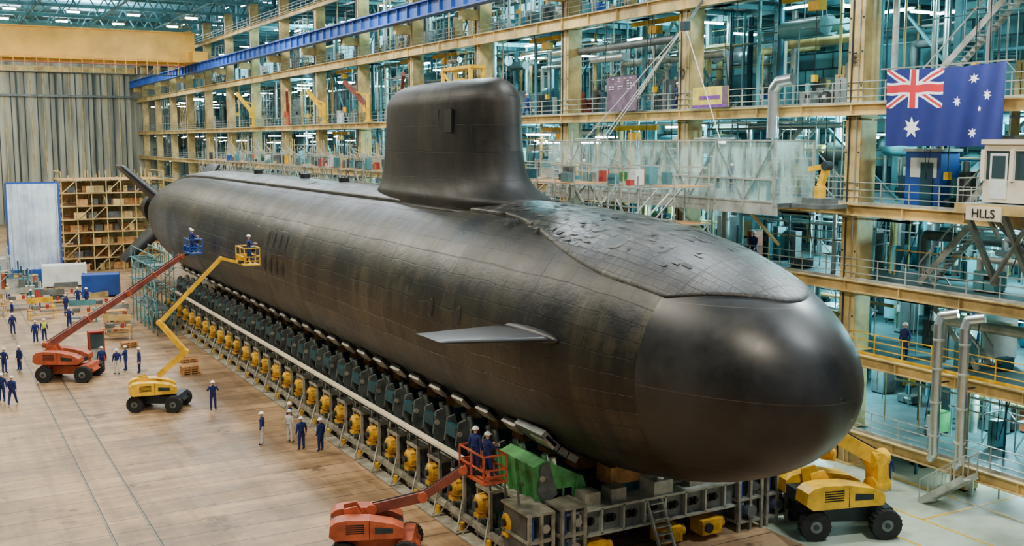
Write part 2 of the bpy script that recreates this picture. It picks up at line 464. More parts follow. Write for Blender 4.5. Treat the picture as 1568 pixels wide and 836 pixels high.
for ax,az in ((-1,1),(1,1),(-1,-1),(1,-1)):
    foil((XS+ax*q*1.0,116.0,ZS+az*q*1.0),(XS+ax*q*7.3,119.5,ZS+az*q*7.3),9,5.5,2.3)
mb.cyl((XS,125.9,ZS),(XS,130.5,ZS),2.0,"fin_paint",32,1.6)
for sx in (-1,1):
    foil((XS+sx*4.2,31.9,8.95),(XS+sx*8.4,33.5,8.95),4.0,2.2,0.55)
    mb.ell((XS+sx*4.62,34.0,8.95),(0.32,2.2,0.3),"fin_paint",20,10)
mb.build("control_surfaces",sub)
mb=MB()
def hpatch(y,th,ry,rt,k,off=0.02,n=16):
    vs=[]
    for i in range(n):
        a=2*pi*i/n+(pi/4 if n==4 else 0); yy=y+ry*cos(a); tt=th+rt*sin(a)/RH; r2=rad(yy)+off
        vs.append((XS-r2*sin(tt),yy,ZS+r2*cos(tt)))
    mb.add(vs,[tuple(range(n))],k)
for y in (39.2,41.9):
    hpatch(y,radians(83),0.24,0.42,"hull_rim",.015); hpatch(y,radians(83),0.18,0.36,"hull_black",.03)
for g in (radians(71),radians(90)):
    for i in range(4):
        hpatch(63.6+1.25*i,g,0.36,0.5,"hull_rim",.015); hpatch(63.6+1.25*i,g,0.28,0.42,"hull_black",.03)
for (y,a,r) in ((33.5,-30,.45),(31.2,5,.4),(29.8,22,.4),(31.8,28,.45),(40,10,.4),(37.5,-12,.35),(69,12,.5),(76,-10,.5),(84,8,.6),(95,12,.5)):
    hpatch(y,radians(a),r,r,"hull_rim",off=cas_h(y)+0.012,n=24); hpatch(y,radians(a),r*.88,r*.88,"fin_paint",off=cas_h(y)+0.018,n=24)
for i in range(170):
    y=R_.uniform(28.2,41); a=R_.uniform(-22,34)
    hpatch(y,radians(a),R_.uniform(.1,.3),R_.uniform(.06,.16),R_.choice(["hull_black","hull_rim","fin_paint"]),off=cas_h(y)+0.03,n=4)
for y in (66,74,86): mb.cyl((XS,y,13.0),(XS,y,13.65),0.35,"fin_paint",16)
for y in (46.9,48.3): mb.bb(XS-1.70,XS-1.60,y-.4,y+.4,16.4,17.5,"fin_paint")
mb.build("hull_fittings",sub)

# ------------------------------------------------------------ submarine transport cradle
cr_=MB()
def tslab(phi,y0,y1,w,th,off,k,s=-1):
    r=RH+off+th/2; n=Vector((s*sin(phi),0,-cos(phi))); t=Vector((s*cos(phi),0,sin(phi)))
    c=Vector((XS,(y0+y1)/2,ZS))+n*r
    cr_.obox(c,t*(w/2),Vector((0,(y1-y0)/2,0)),n*(th/2),k)
ymods=[34.4+2.35*k for k in range(28)]
for s in (-1,1):
    X=lambda d: XS+s*d
    for a,b,z0,z1,k in ((5.0,5.25,.45,.65,"cradle_frame"),(3.6,4.9,.35,.75,"cradle_grey"),(3.5,3.8,1.9,2.3,"dark_steel")):
        cr_.bb(X(a),X(b),33.6,101,z0,z1,k)
    cr_.bb(X(4.98),X(5.3),36.8,101,2.95,3.04,"cab_cream")
    cr_.cyl((X(4.7),36,2.55),(X(4.7),101,2.55),.07,"deep_teal",8); cr_.cyl((X(4.5),36,2.5),(X(4.5),101,2.5),.05,"zinc",8)
    for mi_,y in enumerate(ymods):
        w=.52
        cr_.bb(X(3.7),X(4.75),y-w+.06,y+w-.06,.35,2.1,"cradle_grey")
        cr_.bb(X(3.6),X(5.1),y-w-.1,y+w+.1,2.15,2.27,"cradle_frame")
        cr_.bb(X(3.6),X(5.15),y-w-.1,y+w+.1,.25,.35,"cradle_frame")
        for dy in (-w,w):
            cr_.bb(X(4.95),X(5.08),y+dy-.06,y+dy+.06,0,2.2,"cradle_frame")
            cr_.bb(X(3.65),X(3.77),y+dy-.06,y+dy+.06,0,2.2,"cradle_grey")
            cr_.beam((X(5.02),y+dy,2.2),(X(5.1),y+dy,3.0),.07,.07,"grey_steel")
        cr_.bb(X(4.95),X(5.05),y-w,y+w,1.02,1.12,"cradle_frame")
        cr_.bb(X(4.76),X(4.8),y-.36,y+.36,.45,.98,"black_metal")
        cr_.bb(X(4.78),X(4.84),y-.12,y+.12,.55,.85,"cradle_frame")
        cr_.bb(X(4.0),X(4.6),y+.62,y+1.2,.9,1.9,"dark_steel"); cr_.bb(X(4.2),X(4.75),y+1.25,y+1.7,.75,1.4,("deep_teal","cradle_grey","orange_paint","blue_paint","motor_yellow")[mi_%5])
        cr_.cyl((X(4.8),y+.9,.75),(X(4.8),y+.9,2.5),.05,"zinc",6)
        for wy in (-.35,.35): cr_.cyl((X(3.9),y+wy,.25),(X(4.4),y+wy,.25),.25,"black_metal",12)
        if s<0 or y<42:
            cr_.cyl((X(4.75),y,1.62),(X(4.98),y,1.62),.44,"cradle_grey",16)
            cr_.cyl((X(4.98),y,1.62),(X(5.28),y,1.62),.39,"motor_yellow",16)
            cr_.cyl((X(5.28),y,1.62),(X(5.38),y,1.62),.39,"motor_yellow",16,.27)
            cr_.cyl((X(5.38),y,1.62),(X(5.5),y,1.62),.15,"dark_steel",10)
            for q_ in range(8):
                aa=q_*pi/4; cr_.beam((X(5.0),y+.4*cos(aa),1.62+.4*sin(aa)),(X(5.27),y+.4*cos(aa),1.62+.4*sin(aa)),.06,.06,"motor_yellow")
            cr_.bb(X(5.05),X(5.4),y-.2,y+.2,1.1,1.24,"motor_yellow")
            cr_.beam((X(5.6),y-1.0,.1),(X(5.1),y-.5,1.1),.06,.06,"cradle_frame")
            cr_.beam((X(5.6),y+.9,.1),(X(5.1),y+.5,1.1),.06,.06,"cradle_frame")
            cr_.bb(X(5.1),X(5.7),y-1.15,y+1.0,0.02,.08,"cradle_frame")
            cr_.cyl((X(5.3),y-.9,.08),(X(5.3),y-.9,.4),.12,"motor_yellow",8)
        cr_.bb(X(2.7),X(3.9),y-.5,y+.5,2.28,2.75,"deep_teal")
        for dy in (-.28,.28):
            cr_.cyl((X(3.2),y+dy,2.6),(X(3.45),y+dy,3.95),.14,"zinc",10); cr_.cyl((X(3.2),y+dy,2.6),(X(3.3),y+dy,3.1),.2,"deep_teal",10)
        for a_,b_ in ((y-.62,y-.5),(y+.5,y+.62)):
            cr_.prism([(X(4.0),2.28),(X(4.3),2.8),(X(4.15),3.8),(X(3.8),3.9),(X(3.4),2.6)],a_,b_,"cradle_grey")
        cr_.bb(X(4.0),X(4.25),y-.5,y+.5,3.1,3.6,"deep_teal")
        cr_.cyl((X(4.1),y-.66,3.3),(X(4.1),y+.66,3.3),.12,"cradle_frame",8)
        tslab(radians(46),y-.55,y+.55,.55,.12,.16,"cradle_frame",s); tslab(radians(46),y-.5,y+.5,.6,.14,.02,"rubber",s)
for y in ymods:
    cr_.bb(XS-3.6,XS+3.6,y-.45,y+.45,1.3,1.95,"dark_steel")
    cr_.bb(XS-1.1,XS+1.1,y-.5,y+.5,1.95,2.5,"deep_teal"); cr_.bb(XS-.9,XS+.9,y-.5,y+.5,2.5,ZS-RH-.02,"wood")
    for x in (-2.4,2.4): cr_.cyl((XS+x,y,1.9),(XS+x,y,2.9),.3,"deep_teal",10)
    cr_.bb(XS-3.4,XS-2.9,y+.6,y+1.5,1.6,2.5,"blue_paint")
cr_.bb(XS-3.4,XS+4.8,33.0,33.9,1.15,2.05,"grey_steel"); cr_.bb(XS-3.6,XS+5,32.8,34.1,2.05,2.15,"light_steel"); cr_.bb(XS-3.6,XS+5,32.8,34.1,1.05,1.15,"light_steel")
for x in range(-3,5):
    cr_.bb(XS+x-.04,XS+x+.04,32.8,34.0,1.1,2.1,"light_steel")
    if x<4: cr_.cyl((XS+x+.3,32.97,1.6),(XS+x+.3,33.05,1.6),.16,"black_metal",14); cr_.cyl((XS+x+.6,32.97,1.6),(XS+x+.6,33.05,1.6),.16,"black_metal",14); cr_.bb(XS+x+.3,XS+x+.6,32.97,33.05,1.44,1.76,"black_metal")
for (x0,x1) in ((-5.3,-4.3),(-3.9,-2.9),(4.6,5.8),(6.1,7.2)):
    cr_.bb(XS+x0,XS+x1,32.9,34.6,.45,2.3,"cradle_grey")
    for z in (.35,1.3,2.35): cr_.bb(XS+x0-.08,XS+x1+.08,32.6,34.7,z,z+.09,"cradle_frame")
    for xx in (x0,x1,(x0+x1)/2): cr_.bb(XS+xx-.06,XS+xx+.06,32.58,32.7,0,2.4,"cradle_frame")
    cr_.bb(XS+x0+.1,XS+x1-.6,32.82,32.9,1.5,2.1,"black_metal"); cr_.cyl((XS+x1-.3,32.9,1.8),(XS+x1-.3,32.62,1.8),.17,"zinc",12)
    cr_.cyl((XS+(x0+x1)/2,32.9,.85),(XS+(x0+x1)/2,32.5,.85),.25,"zinc",12)
    cr_.cyl((XS+x0+.2,32.75,.5),(XS+x0+.2,32.75,2.3),.05,"blue_paint",6)
for x0 in (4.6,6.1):
    for xx in (x0,x0+1.1): cr_.beam((XS+xx,32.7,2.4),(XS+xx,32.7,3.3),.06,.06,"light_steel")
    cr_.beam((XS+x0,32.7,3.3),(XS+x0+1.1,32.7,3.3),.06,.06,"light_steel"); cr_.box((XS+x0+.6,33.5,2.75),(.7,.8,.6),"cradle_grey")
for x in (-2.3,1.2,3.2):
    cr_.bb(XS+x-.5,XS+x+.5,32.6,33.4,.2,.8,"motor_yellow"); cr_.cyl((XS+x+.5,33,.5),(XS+x+.8,33,.5),.22,"motor_yellow",12); cr_.cyl((XS+x-.2,32.5,.5),(XS+x-.2,32.6,.5),.2,"dark_steel",12)
cr_.bb(XS-2.6,XS+4.2,34.6,36.5,.3,1.3,"deep_teal")
cr_.bb(XS+.5,XS+1.4,32.9,34,2.15,2.7,"light_steel"); cr_.cyl((XS+.95,33.2,2.6),(XS+.95,33.2,3.0),.2,"zinc",12)
for x in (-2.6,-1.4,2.4): cr_.bb(XS+x,XS+x+.7,33.1,33.8,2.15,2.65,"cradle_frame")
for dx in (-.35,.35): cr_.beam((XS+.6+dx,32.0,0),(XS+.5+dx,32.95,2.05),.08,.12,"light_steel")
for i in range(7): cr_.beam((XS+.25,32.05+.13*i,.25+.27*i),(XS+.95,32.05+.13*i,.25+.27*i),.18,.04,"light_steel")
for s in (-1,1):
    X=lambda d: XS+s*d
    cr_.prism([(X(4.2),2.3),(X(4.4),3.75),(X(3.9),3.95),(X(2.2),3.1),(X(1.9),2.3)],33.9,36.6,"green_paint")
    for yy in (33.84,34.5,35.2,35.9,36.6): cr_.prism([(X(4.35),2.3),(X(4.5),3.77),(X(4.25),3.77),(X(4.05),2.3)],yy,yy+.08,"green_paint")
    for dd in (2.5,3.1,3.7): cr_.bb(X(dd),X(dd+.06),33.8,33.9,2.3,3.1,"green_paint")
    cr_.bb(X(1.8),X(4.6),33.6,36.8,2.2,2.32,"cradle_frame")
    for i in range(4):
        tslab(radians(32+i*5.5),33.9,36.0,.54,.26,-.04,"grey_steel",s)
cr_.build("transport_cradle")

# ------------------------------------------------------------ hall shell
mb=MB(); mb.bb(-30,60,-10,235,-0.3,0,"floor"); mb.build("floor")
mb=MB()
for x in (6.0,7.6): mb.bb(x-.03,x+.03,15,190,0,0.012,"grey_steel"); mb.bb(x+.05,x+.08,15,190,0,.011,"black_metal")
mb.build("floor_rails")
mb=MB()
for (a,b) in (((33,38,0.006),(33,120,0.006)),((36.5,20,0.006),(36.5,120,0.006)),((33,38,0.006),(36.5,38,0.006)),((36.5,30,0.006),(50,30,0.006)),((40,24,.006),(40,60,.006)),((34,22,.006),(34,30,.006))):
    mb.beam(a,b,0.12,0.01,"yellow_paint")
mb.build("floor_marking")
mb=MB(); mb.bb(-30,60,-10,235,39,39.3,"roofskin")
for k in range(16):
    y=31+13.3*k
    for x in (-20,-6,8,22): mb.bb(x,x+9,y,y+3.2,38.9,38.99,"added_roof_glow")  # glowing panels added to brighten the roof and fill the hall
mb.build("ceiling")
mb=MB(); mb.bb(-30.4,-30,-10,235,0,39,"doorskin"); mb.build("wall_left")
mb=MB(); mb.bb(55,55.4,-10,235,0,39,"plantwall"); mb.build("wall_right")
mb=MB(); mb.bb(-30,55,228,228.5,0,39,"doorskin"); mb.build("wall_back")
mb=MB()
for i in range(9):
    x=-24+i*6.9
    mb.bb(x,x+6.75,226.9,227.4,0,29,"doorskin")
    mb.bb(x-.3,x-.05,226.3,226.9,0,29,"dark_steel")
    for j in range(1,6): mb.bb(x+j*1.13,x+j*1.13+.14,226.6,226.9,0,29,"dark_steel" if j%2 else "cream_steel")
mb.bb(-29.5,38.8,225.8,226.6,29,30.2,"cream_steel"); mb.bb(-29.5,38.8,225.9,226.3,24.4,24.8,"grey_steel")
mb.build("door_1")
mb=MB()
for k in range(15):
    y=37.8+13.3*k
    mb.beam((-30,y,34),(55,y,34),.35,.4,"teal_steel"); mb.beam((-30,y,38.4),(55,y,38.4),.35,.4,"teal_steel")
    for i in range(17):
        x=-30+i*5
        mb.beam((x,y,34),(x+2.5,y,38.4),.18,.18,"teal_steel"); mb.beam((x+2.5,y,38.4),(x+5,y,34),.18,.18,"teal_steel")
for x in range(-25,55,10):
    mb.beam((x,20,34.0),(x,228,34.0),.2,.25,"teal_steel"); mb.beam((x+5,20,38.2),(x+5,228,38.2),.2,.25,"teal_steel")
for k in range(9,15):
    for x in range(-20,38,8): mb.box((x,37.8+13.3*k+4,33.6),(1.6,.8,.15),"lamp_emit"); mb.box((x,37.8+13.3*k+4,33.8),(1.8,1.0,.2),"light_steel")
mb.build("roof_truss")

gal=empty("gallery_structure")
LV=[1.8,5.65,9.2,12.9,17.7,24.3,31.0]
BY=[37.8-13.3*2+13.3*k for k in range(17)]
mb=MB()
mb.bb(-.52,.52,-.48,-.42,0,34,"cream_steel"); mb.bb(-.52,.52,.42,.48,0,34,"cream_steel"); mb.bb(-.06,.06,-.42,.42,0,34,"cream_steel")
mb.bb(-.57,-.5,-.48,.48,0,34,"cream_steel")
for z in LV: mb.bb(-.66,.6,-.58,.58,z-.62,z-.57,"cream_steel"); mb.bb(-.66,.6,-.58,.58,z+.05,z+.1,"cream_steel")
for i in range(20):
    for dy in (-.4,.4): mb.bb(-.6,-.57,dy-.04,dy+.04,1+i*1.6,1.08+i*1.6,"dark_steel")
mb.cyl((-.62,.2,0),(-.62,.2,33),.04,"dark_steel",6); mb.cyl((-.62,-.25,0),(-.62,-.25,33),.03,"zinc",6)
mb.bb(-.8,.8,-.8,.8,0,.08,"cream_steel")
cme=mb.mesh("steel_column")
for y in BY:
    c=bpy.data.objects.new("steel_column",cme); c.location=(40.3,y,0); COL.objects.link(c); c.parent=gal
def text(s,loc,rot,size,k,parent,name="lettering"):
    cu=bpy.data.curves.new(name,'FONT'); cu.body=s; cu.size=size; cu.extrude=.01; cu.align_x='CENTER'; cu.align_y='CENTER'
    cu.materials.append(M[k]); o=bpy.data.objects.new(name,cu); o.location=loc; o.rotation_euler=rot; COL.objects.link(o); o.parent=parent
text("E",(39.64,37.8,19.9),(pi/2,0,-pi/2),.75,"black_metal",gal); text("D",(39.64,51.1,19.9),(pi/2,0,-pi/2),.75,"black_metal",gal)
for li,z in enumerate(LV):
    mb=MB(); mb.bb(39.6,55,11,228,z-.12,z,"deck_grey")
    h=.45 if li!=5 else .7
    mb.bb(39.48,39.58,11,228,z-h,z,"cream_steel"); mb.bb(39.3,39.6,11,228,z-h-.05,z-h,"cream_steel"); mb.bb(39.3,39.6,11,228,z,z+.05,"cream_steel")
    mb.bb(46.9,47.2,11,228,z-.5,z-.12,"teal_steel")
    y=11
    while y<228:
        mb.bb(39.6,55,y,y+.2,z-.42,z-.12,"teal_steel")
        if y<110: mb.bb(39.32,39.5,y,y+.05,z-h,z,"cream_steel")
        y+=3.325
    mb.build("gallery_deck",gal)
    mb=MB(); y=11
    rk="yellow_paint" if li in (1,) else "light_steel"
    while y<150:
        mb.beam((39.7,y,z),(39.7,y,z+1.1),.045,.045,rk); y+=1.66
    for q in (.4,.75,1.1): mb.beam((39.7,11,z+q),(39.7,228,z+q),.04,.04,rk)
    mb.bb(39.68,39.72,11,228,z+.02,z+.17,rk)
    mb.build("guard_railing",gal)
mb=MB()
for k in range(3,17):
    y=BY[k]
    for j in range(4):
        for zz in (25.2,32):
            if R_.random()<.85: mb.bb(54.85,54.95,y+.8+j*3.1,y+3.4+j*3.1,zz,zz+4.6,"window_glow")
mb.build("window_1")
mb=MB()
mb.bb(37.6,38.5,30,226,26.3,26.42,"girder_blue"); mb.bb(37.6,38.5,30,226,27.5,27.62,"girder_blue"); mb.bb(37.95,38.1,30,226,26.4,27.55,"girder_blue")
y=30
while y<226: mb.bb(37.75,38,y,y+.08,26.4,27.5,"girder_blue"); y+=2.2
for yy in BY:
    if yy>28: mb.bb(38.2,39.7,yy-.3,yy+.3,25.5,26.3,"cream_steel")
mb.build("crane_runway_girder")
mb=MB()
for yy in (168,174):
    mb.bb(-28,37.8,yy,yy+1.6,27.9,32.0,"crane_yellow")
    mb.bb(-28,37.8,yy-.3,yy+1.9,32.0,32.15,"crane_yellow"); mb.bb(-28,37.8,yy-.3,yy+1.9,27.75,27.9,"crane_yellow")
mb.bb(36.8,39,165,178,27.63,29.2,"crane_yellow")
mb.bb(-28,36,166.6,167.6,27.0,27.1,"orange_paint"); mb.bb(-28,36,166.6,167.6,25.6,25.7,"dark_steel")
for i in range(43):
    x=-28+i*1.5; mb.beam((x,166.7,25.7),(x,166.7,28.2),.08,.08,"crane_yellow")
    if i%2: mb.beam((x,166.7,25.7),(x+1.5,166.7,27.1),.06,.06,"orange_paint")
mb.beam((-28,166.7,28.2),(36,166.7,28.2),.1,.1,"crane_yellow"); mb.beam((-28,166.7,27.65),(36,166.7,27.65),.07,.07,"crane_yellow")
mb.bb(2,8,167,176,32.2,33.4,"grey_steel")
mb.build("overhead_crane")

# ------------------------------------------------------------ clutter on the galleries
pal=["grey_steel","light_steel","white_paint","teal_steel","deep_teal","dark_steel","cream_steel","teal_steel","grey_steel","deep_teal","zinc","deck_grey","cradle_grey","teal_steel"]
acc=["red_paint","yellow_paint","orange_paint","blue_paint","green_paint"]
cab=MB(); pip=MB(); lam=MB(); brc=MB(); gsc=MB()
LZ=[0]+LV
def scaffold(mb,x0,x1,y0,y1,z0,z1,dx,dy,dz,r=.05,pk="light_steel",dk="wood",dp=.5,bp=.3,rg=R_,over=1.4,hr=True):
    nx=max(1,round((x1-x0)/dx)); ny=max(1,round((y1-y0)/dy)); nz=max(1,round((z1-z0)/dz))
    X=[x0+(x1-x0)*i/nx for i in range(nx+1)]; Y=[y0+(y1-y0)*i/ny for i in range(ny+1)]; Z=[z0+(z1-z0)*i/nz for i in range(nz+1)]
    for x in X:
        for y in Y: mb.beam((x,y,z0),(x,y,z1+rg.uniform(0,over)),r,r,pk)
    for z in Z[1:]:
        for x in X: mb.beam((x,y0-.2,z),(x,y1+.2,z),r,r,pk)
        for y in Y: mb.beam((x0-.2,y,z),(x1+.2,y,z),r,r,pk)
        if hr:
            for x in (X[0],X[-1]): mb.beam((x,y0,z+1),(x,y1,z+1),r,r,pk)
        for i in range(nx):
            for j in range(ny):
                if rg.random()<dp: mb.bb(X[i],X[i+1],Y[j],Y[j+1],z,z+.06,dk)
                if rg.random()<bp: mb.beam((X[i],Y[j],z-dz),(X[i],Y[j+1],z),r,r,pk)
                if rg.random()<bp: mb.beam((X[i],Y[j],z-dz),(X[i+1],Y[j],z),r,r,pk)
for li in range(len(LZ)):
    z=LZ[li]; zt=LZ[li+1] if li+1<len(LZ) else 38.5; H=zt-z-.7
    for bi in range(len(BY)-1):
        y0=BY[bi]+.8; y1=BY[bi+1]-.8; far=y0>110
        if y0<12: continue
        for q in range(8 if far else 28):
            y=R_.uniform(y0,y1); x=R_.uniform(41.2,53)
            w=R_.uniform(.25,1.2); d=R_.uniform(.3,1.0); h=min(R_.uniform(.4,2.2),max(.4,H-.1))
            k=R_.choice(pal) if R_.random()>.10 else R_.choice(acc)
            cab.box((x,y,z+h/2+.06),(d,w,h-.08),k); cab.box((x,y,z+.05),(d*.9,w*.9,.1),"black_metal")
            cab.box((x-d/2-.01,y,z+h*.55),(.02,.02,h*.8),"black_metal"); cab.box((x-d/2-.03,y+.08,z+h*.55),(.05,.03,.18),"zinc")
            if R_.random()<.5: cab.box((x-d/2-.02,y-w*.2,z+h*.75),(.04,w*.4,h*.2),R_.choice(["black_metal","white_paint","grey_steel"]))
            if R_.random()<.5 and H>h+.6: cab.cyl((x,y+.1,z+h),(x,y+.1,z+h+.5),.15,R_.choice(pal),8)
        for q in range(0 if far else 2):
            y=R_.uniform(y0+1,y1-1); x=R_.uniform(43,51); r=R_.uniform(.4,.8); k=R_.choice(["zinc","white_paint","teal_steel","grey_steel"]); h=min(2.2,H-.6)
            cab.cyl((x,y,z+.4),(x,y,z+h),r,k,18); cab.ell((x,y,z+h),(r,r,r*.4),k,18,4,0)
            for aa in (0,2.1,4.2): cab.cyl((x+r*.8*cos(aa),y+r*.8*sin(aa),z),(x+r*.8*cos(aa),y+r*.8*sin(aa),z+.5),.05,"dark_steel",6)
        if H>3.6 and not far:
            for q in range(3):
                x=R_.uniform(42.5,50); ya=R_.uniform(y0,y1-4); r=R_.uniform(.35,.7); zz=zt-1.2-R_.uniform(.2,1.6)
                pip.cyl((x,ya,zz),(x,ya+R_.uniform(2,4),zz),r,R_.choice(["zinc","teal_steel","grey_steel"]),16)
                for dz_ in (.3,1.6): pip.beam((x,ya+dz_,zz+r),(x,ya+dz_,zt-.1),.05,.05,"dark_steel")
            if R_.random()<.7:
                y=R_.uniform(y0+1,y1-1); brc.beam((41,y-2.5,zt-.9),(41,y+2.5,zt-.9),.2,.3,"yellow_paint"); brc.box((41,y,zt-1.4),(.5,.8,.5),"yellow_paint"); brc.beam((41,y,zt-1.6),(41,y,z+1.6),.03,.03,"black_metal"); brc.box((41,y,z+1.5),(.25,.25,.35),"yellow_paint")
        for q in range(5 if far else 22):
            y=R_.uniform(y0,y1); x=R_.uniform(40.5,54); r=R_.choice([.03,.04,.05,.08,.12,.2])
            pip.cyl((x,y,z),(x,y,zt-.15),r,R_.choice(["zinc","teal_steel","light_steel","deep_teal","cream_steel"]),8,caps=False)
        for q in range(4 if far else 16):
            x=R_.uniform(40.6,54); zz=zt-.5-R_.uniform(0,min(2.8,H*.6)); r=R_.choice([.03,.04,.06,.09,.15,.25])
            a=R_.uniform(y0-1,y0+7); b=R_.uniform(y1-7,y1+1)
            if b-a<1: continue
            k=R_.choice(["zinc","teal_steel","light_steel","grey_steel","cream_steel"])
            pip.cyl((x,a,zz),(x,b,zz),r,k,8)
            if R_.random()<.5: pip.cyl((x,b,zz),(x,b,z+.2),r,k,8)
        for q in range(5):
            x=R_.uniform(41,51); y=R_.uniform(y0,y1)
            if R_.random()<.8:
                hz=zt-.62-(R_.uniform(0,1.5) if H>3.5 else 0)
                dd=(.24,2.0,.1) if R_.random()<.5 else (2.0,.24,.1)
                lam.box((x,y,hz),dd,"lamp_emit"); lam.box((x,y,hz+.08),(dd[0]*1.1,dd[1]*1.1,.05),"white_paint")
                for q_ in (-.3,.3):
                    lam.beam((x+dd[0]*q_,y+dd[1]*q_,hz+.1),(x+dd[0]*q_,y+dd[1]*q_,zt-.12),.02,.02,"grey_steel")
        if R_.random()<.6:
            x=R_.choice([44,47,50]); brc.beam((x,y0,z),(x,(y0+y1)/2,zt-.5),.14,.14,"teal_steel"); brc.beam((x,y1,z),(x,(y0+y1)/2,zt-.5),.14,.14,"teal_steel")
        for x in (47,):
            brc.bb(x-.2,x+.2,y0-1,y0-.6,z,zt-.12,"teal_steel"); brc.bb(x-.15,x+.15,(y0+y1)/2-.15,(y0+y1)/2+.15,z,zt-.12,"teal_steel")
        if R_.random()<.7:
            a=R_.uniform(y0,y1-4); brc.bb(51.9,52,a,a+R_.uniform(2,5),z,z+H*.8,R_.choice(["white_paint","deep_teal","teal_steel","light_steel"]))
        if R_.random()<(.5 if far else .8) and H>2.4:
            a=R_.uniform(y0,y1-5); b=a+R_.uniform(3,5.5); x=R_.choice([40.6,43,45.5])
            scaffold(gsc,x,x+1.3,a,b,z,zt-.9,1.3,1.5,1.4,.05,R_.choice(["light_steel","zinc","cream_steel"]),"grey_steel",.25,.35,over=.4,hr=False)
        if not far:
            for q in range(3):
                y=R_.uniform(y0,y1-2); brc.bb(40.3,40.7,y,y+R_.uniform(1,4),zt-.75,zt-.68,"zinc")
                brc.beam((40.2,y,z+1.3),(40.2,y+R_.uniform(-1,1),zt-.4),.03,.03,"black_metal")
cab.build("equipment_cabinets",gal); pip.build("gallery_pipework",gal); lam.build("fluorescent_lights",gal); brc.build("gallery_bracing",gal); gsc.build("gallery_scaffolding",gal)

mb=MB(); scaffold(mb,31.5,36.0,44,140,0,13.6,1.9,2.0,2.0,.065,"light_steel","wood",.45,.4)
for q in range(190):
    y=R_.uniform(45,139); x=R_.uniform(31.8,35.4); h=R_.uniform(.2,1.0)
    mb.box((x,y,13.7+h/2),(R_.uniform(.15,.6),R_.uniform(.2,.8),h),R_.choice(pal if q%7 else acc))
    mb.beam((x,y+.6,13.6),(x,y+.6,13.6+R_.uniform(.8,3.0)),.05,.05,R_.choice(["light_steel","cream_steel"]))
    if q%3==0: mb.beam((x,y,14.6),(x,y+R_.uniform(2,4),14.6+R_.uniform(-.6,1.2)),.05,.05,"light_steel")
mb.build("access_scaffolding")
mb=MB(); scaffold(mb,15,27,140,148,0,11.2,1.7,2.7,1.6,.11,"cream_steel","wood",.85,.35)
for q in range(110): mb.box((R_.uniform(15.5,26),R_.uniform(140.3,144),1.6*R_.randint(0,6)+.45),(R_.uniform(.4,1.6),.6,.8),R_.choice(["wood","cream_steel","grey_steel","wood"]))
for i in range(7): mb.bb(15.2,26.8,147.8,147.9,1.6*i+.1,1.6*i+1.2,"cream_steel")
mb.build("scaffold_tower")
mb=MB(); scaffold(mb,16.4,17.9,90,101,0,5.6,1.2,2.0,1.8,.07,"teal_steel","grey_steel",.4,.5)
mb.build("scaffold_tower")

mb=MB()
mb.bb(36.6,39.15,39.5,61.5,12.75,12.95,"grey_steel"); mb.bb(36.5,36.62,39.5,61.5,12.35,12.95,"light_steel")
y=39.7; n=0
while y<61.5:
    for xx in (36.52,39.1): mb.beam((xx,y,12.75),(xx,y,16.0),.1,.1,"light_steel")
    mb.beam((36.52,y,16.0),(39.1,y,16.0),.08,.08,"light_steel"); mb.beam((36.52,y+1.1,12.9),(36.52,y+1.1,16.0),.04,.04,"light_steel")
    if y+2.2<61.5:
        if n%2: mb.beam((36.52,y,12.95),(36.52,y+2.2,15.95),.06,.06,"zinc")
        else: mb.beam((36.52,y,15.95),(36.52,y+2.2,12.95),.06,.06,"zinc")
    y+=2.2; n+=1
for z in (13.0,14.1,16.0): mb.beam((36.52,39.7,z),(36.52,61.3,z),.09,.09,"light_steel"); mb.beam((39.1,39.7,z),(39.1,61.3,z),.06,.06,"light_steel")
mb.bb(36.58,36.60,39.7,61.3,12.9,16.0,"sheet"); mb.bb(36.6,39.1,39.7,61.3,16.0,16.02,"sheet"); mb.bb(36.6,39.1,39.66,39.69,12.7,16,"sheet")
for q in range(10):
    y=R_.uniform(41,60); h=R_.uniform(.4,1.3); mb.box((38.2,y,12.95+h/2),(.7,R_.uniform(.3,1.0),h),R_.choice(["grey_steel","light_steel","teal_steel","white_paint"]))
for yy in (42,48,54,60): mb.beam((36.7,yy,12.7),(39.1,yy,10.6),.12,.12,"cream_steel")
mb.build("sheeted_enclosure")

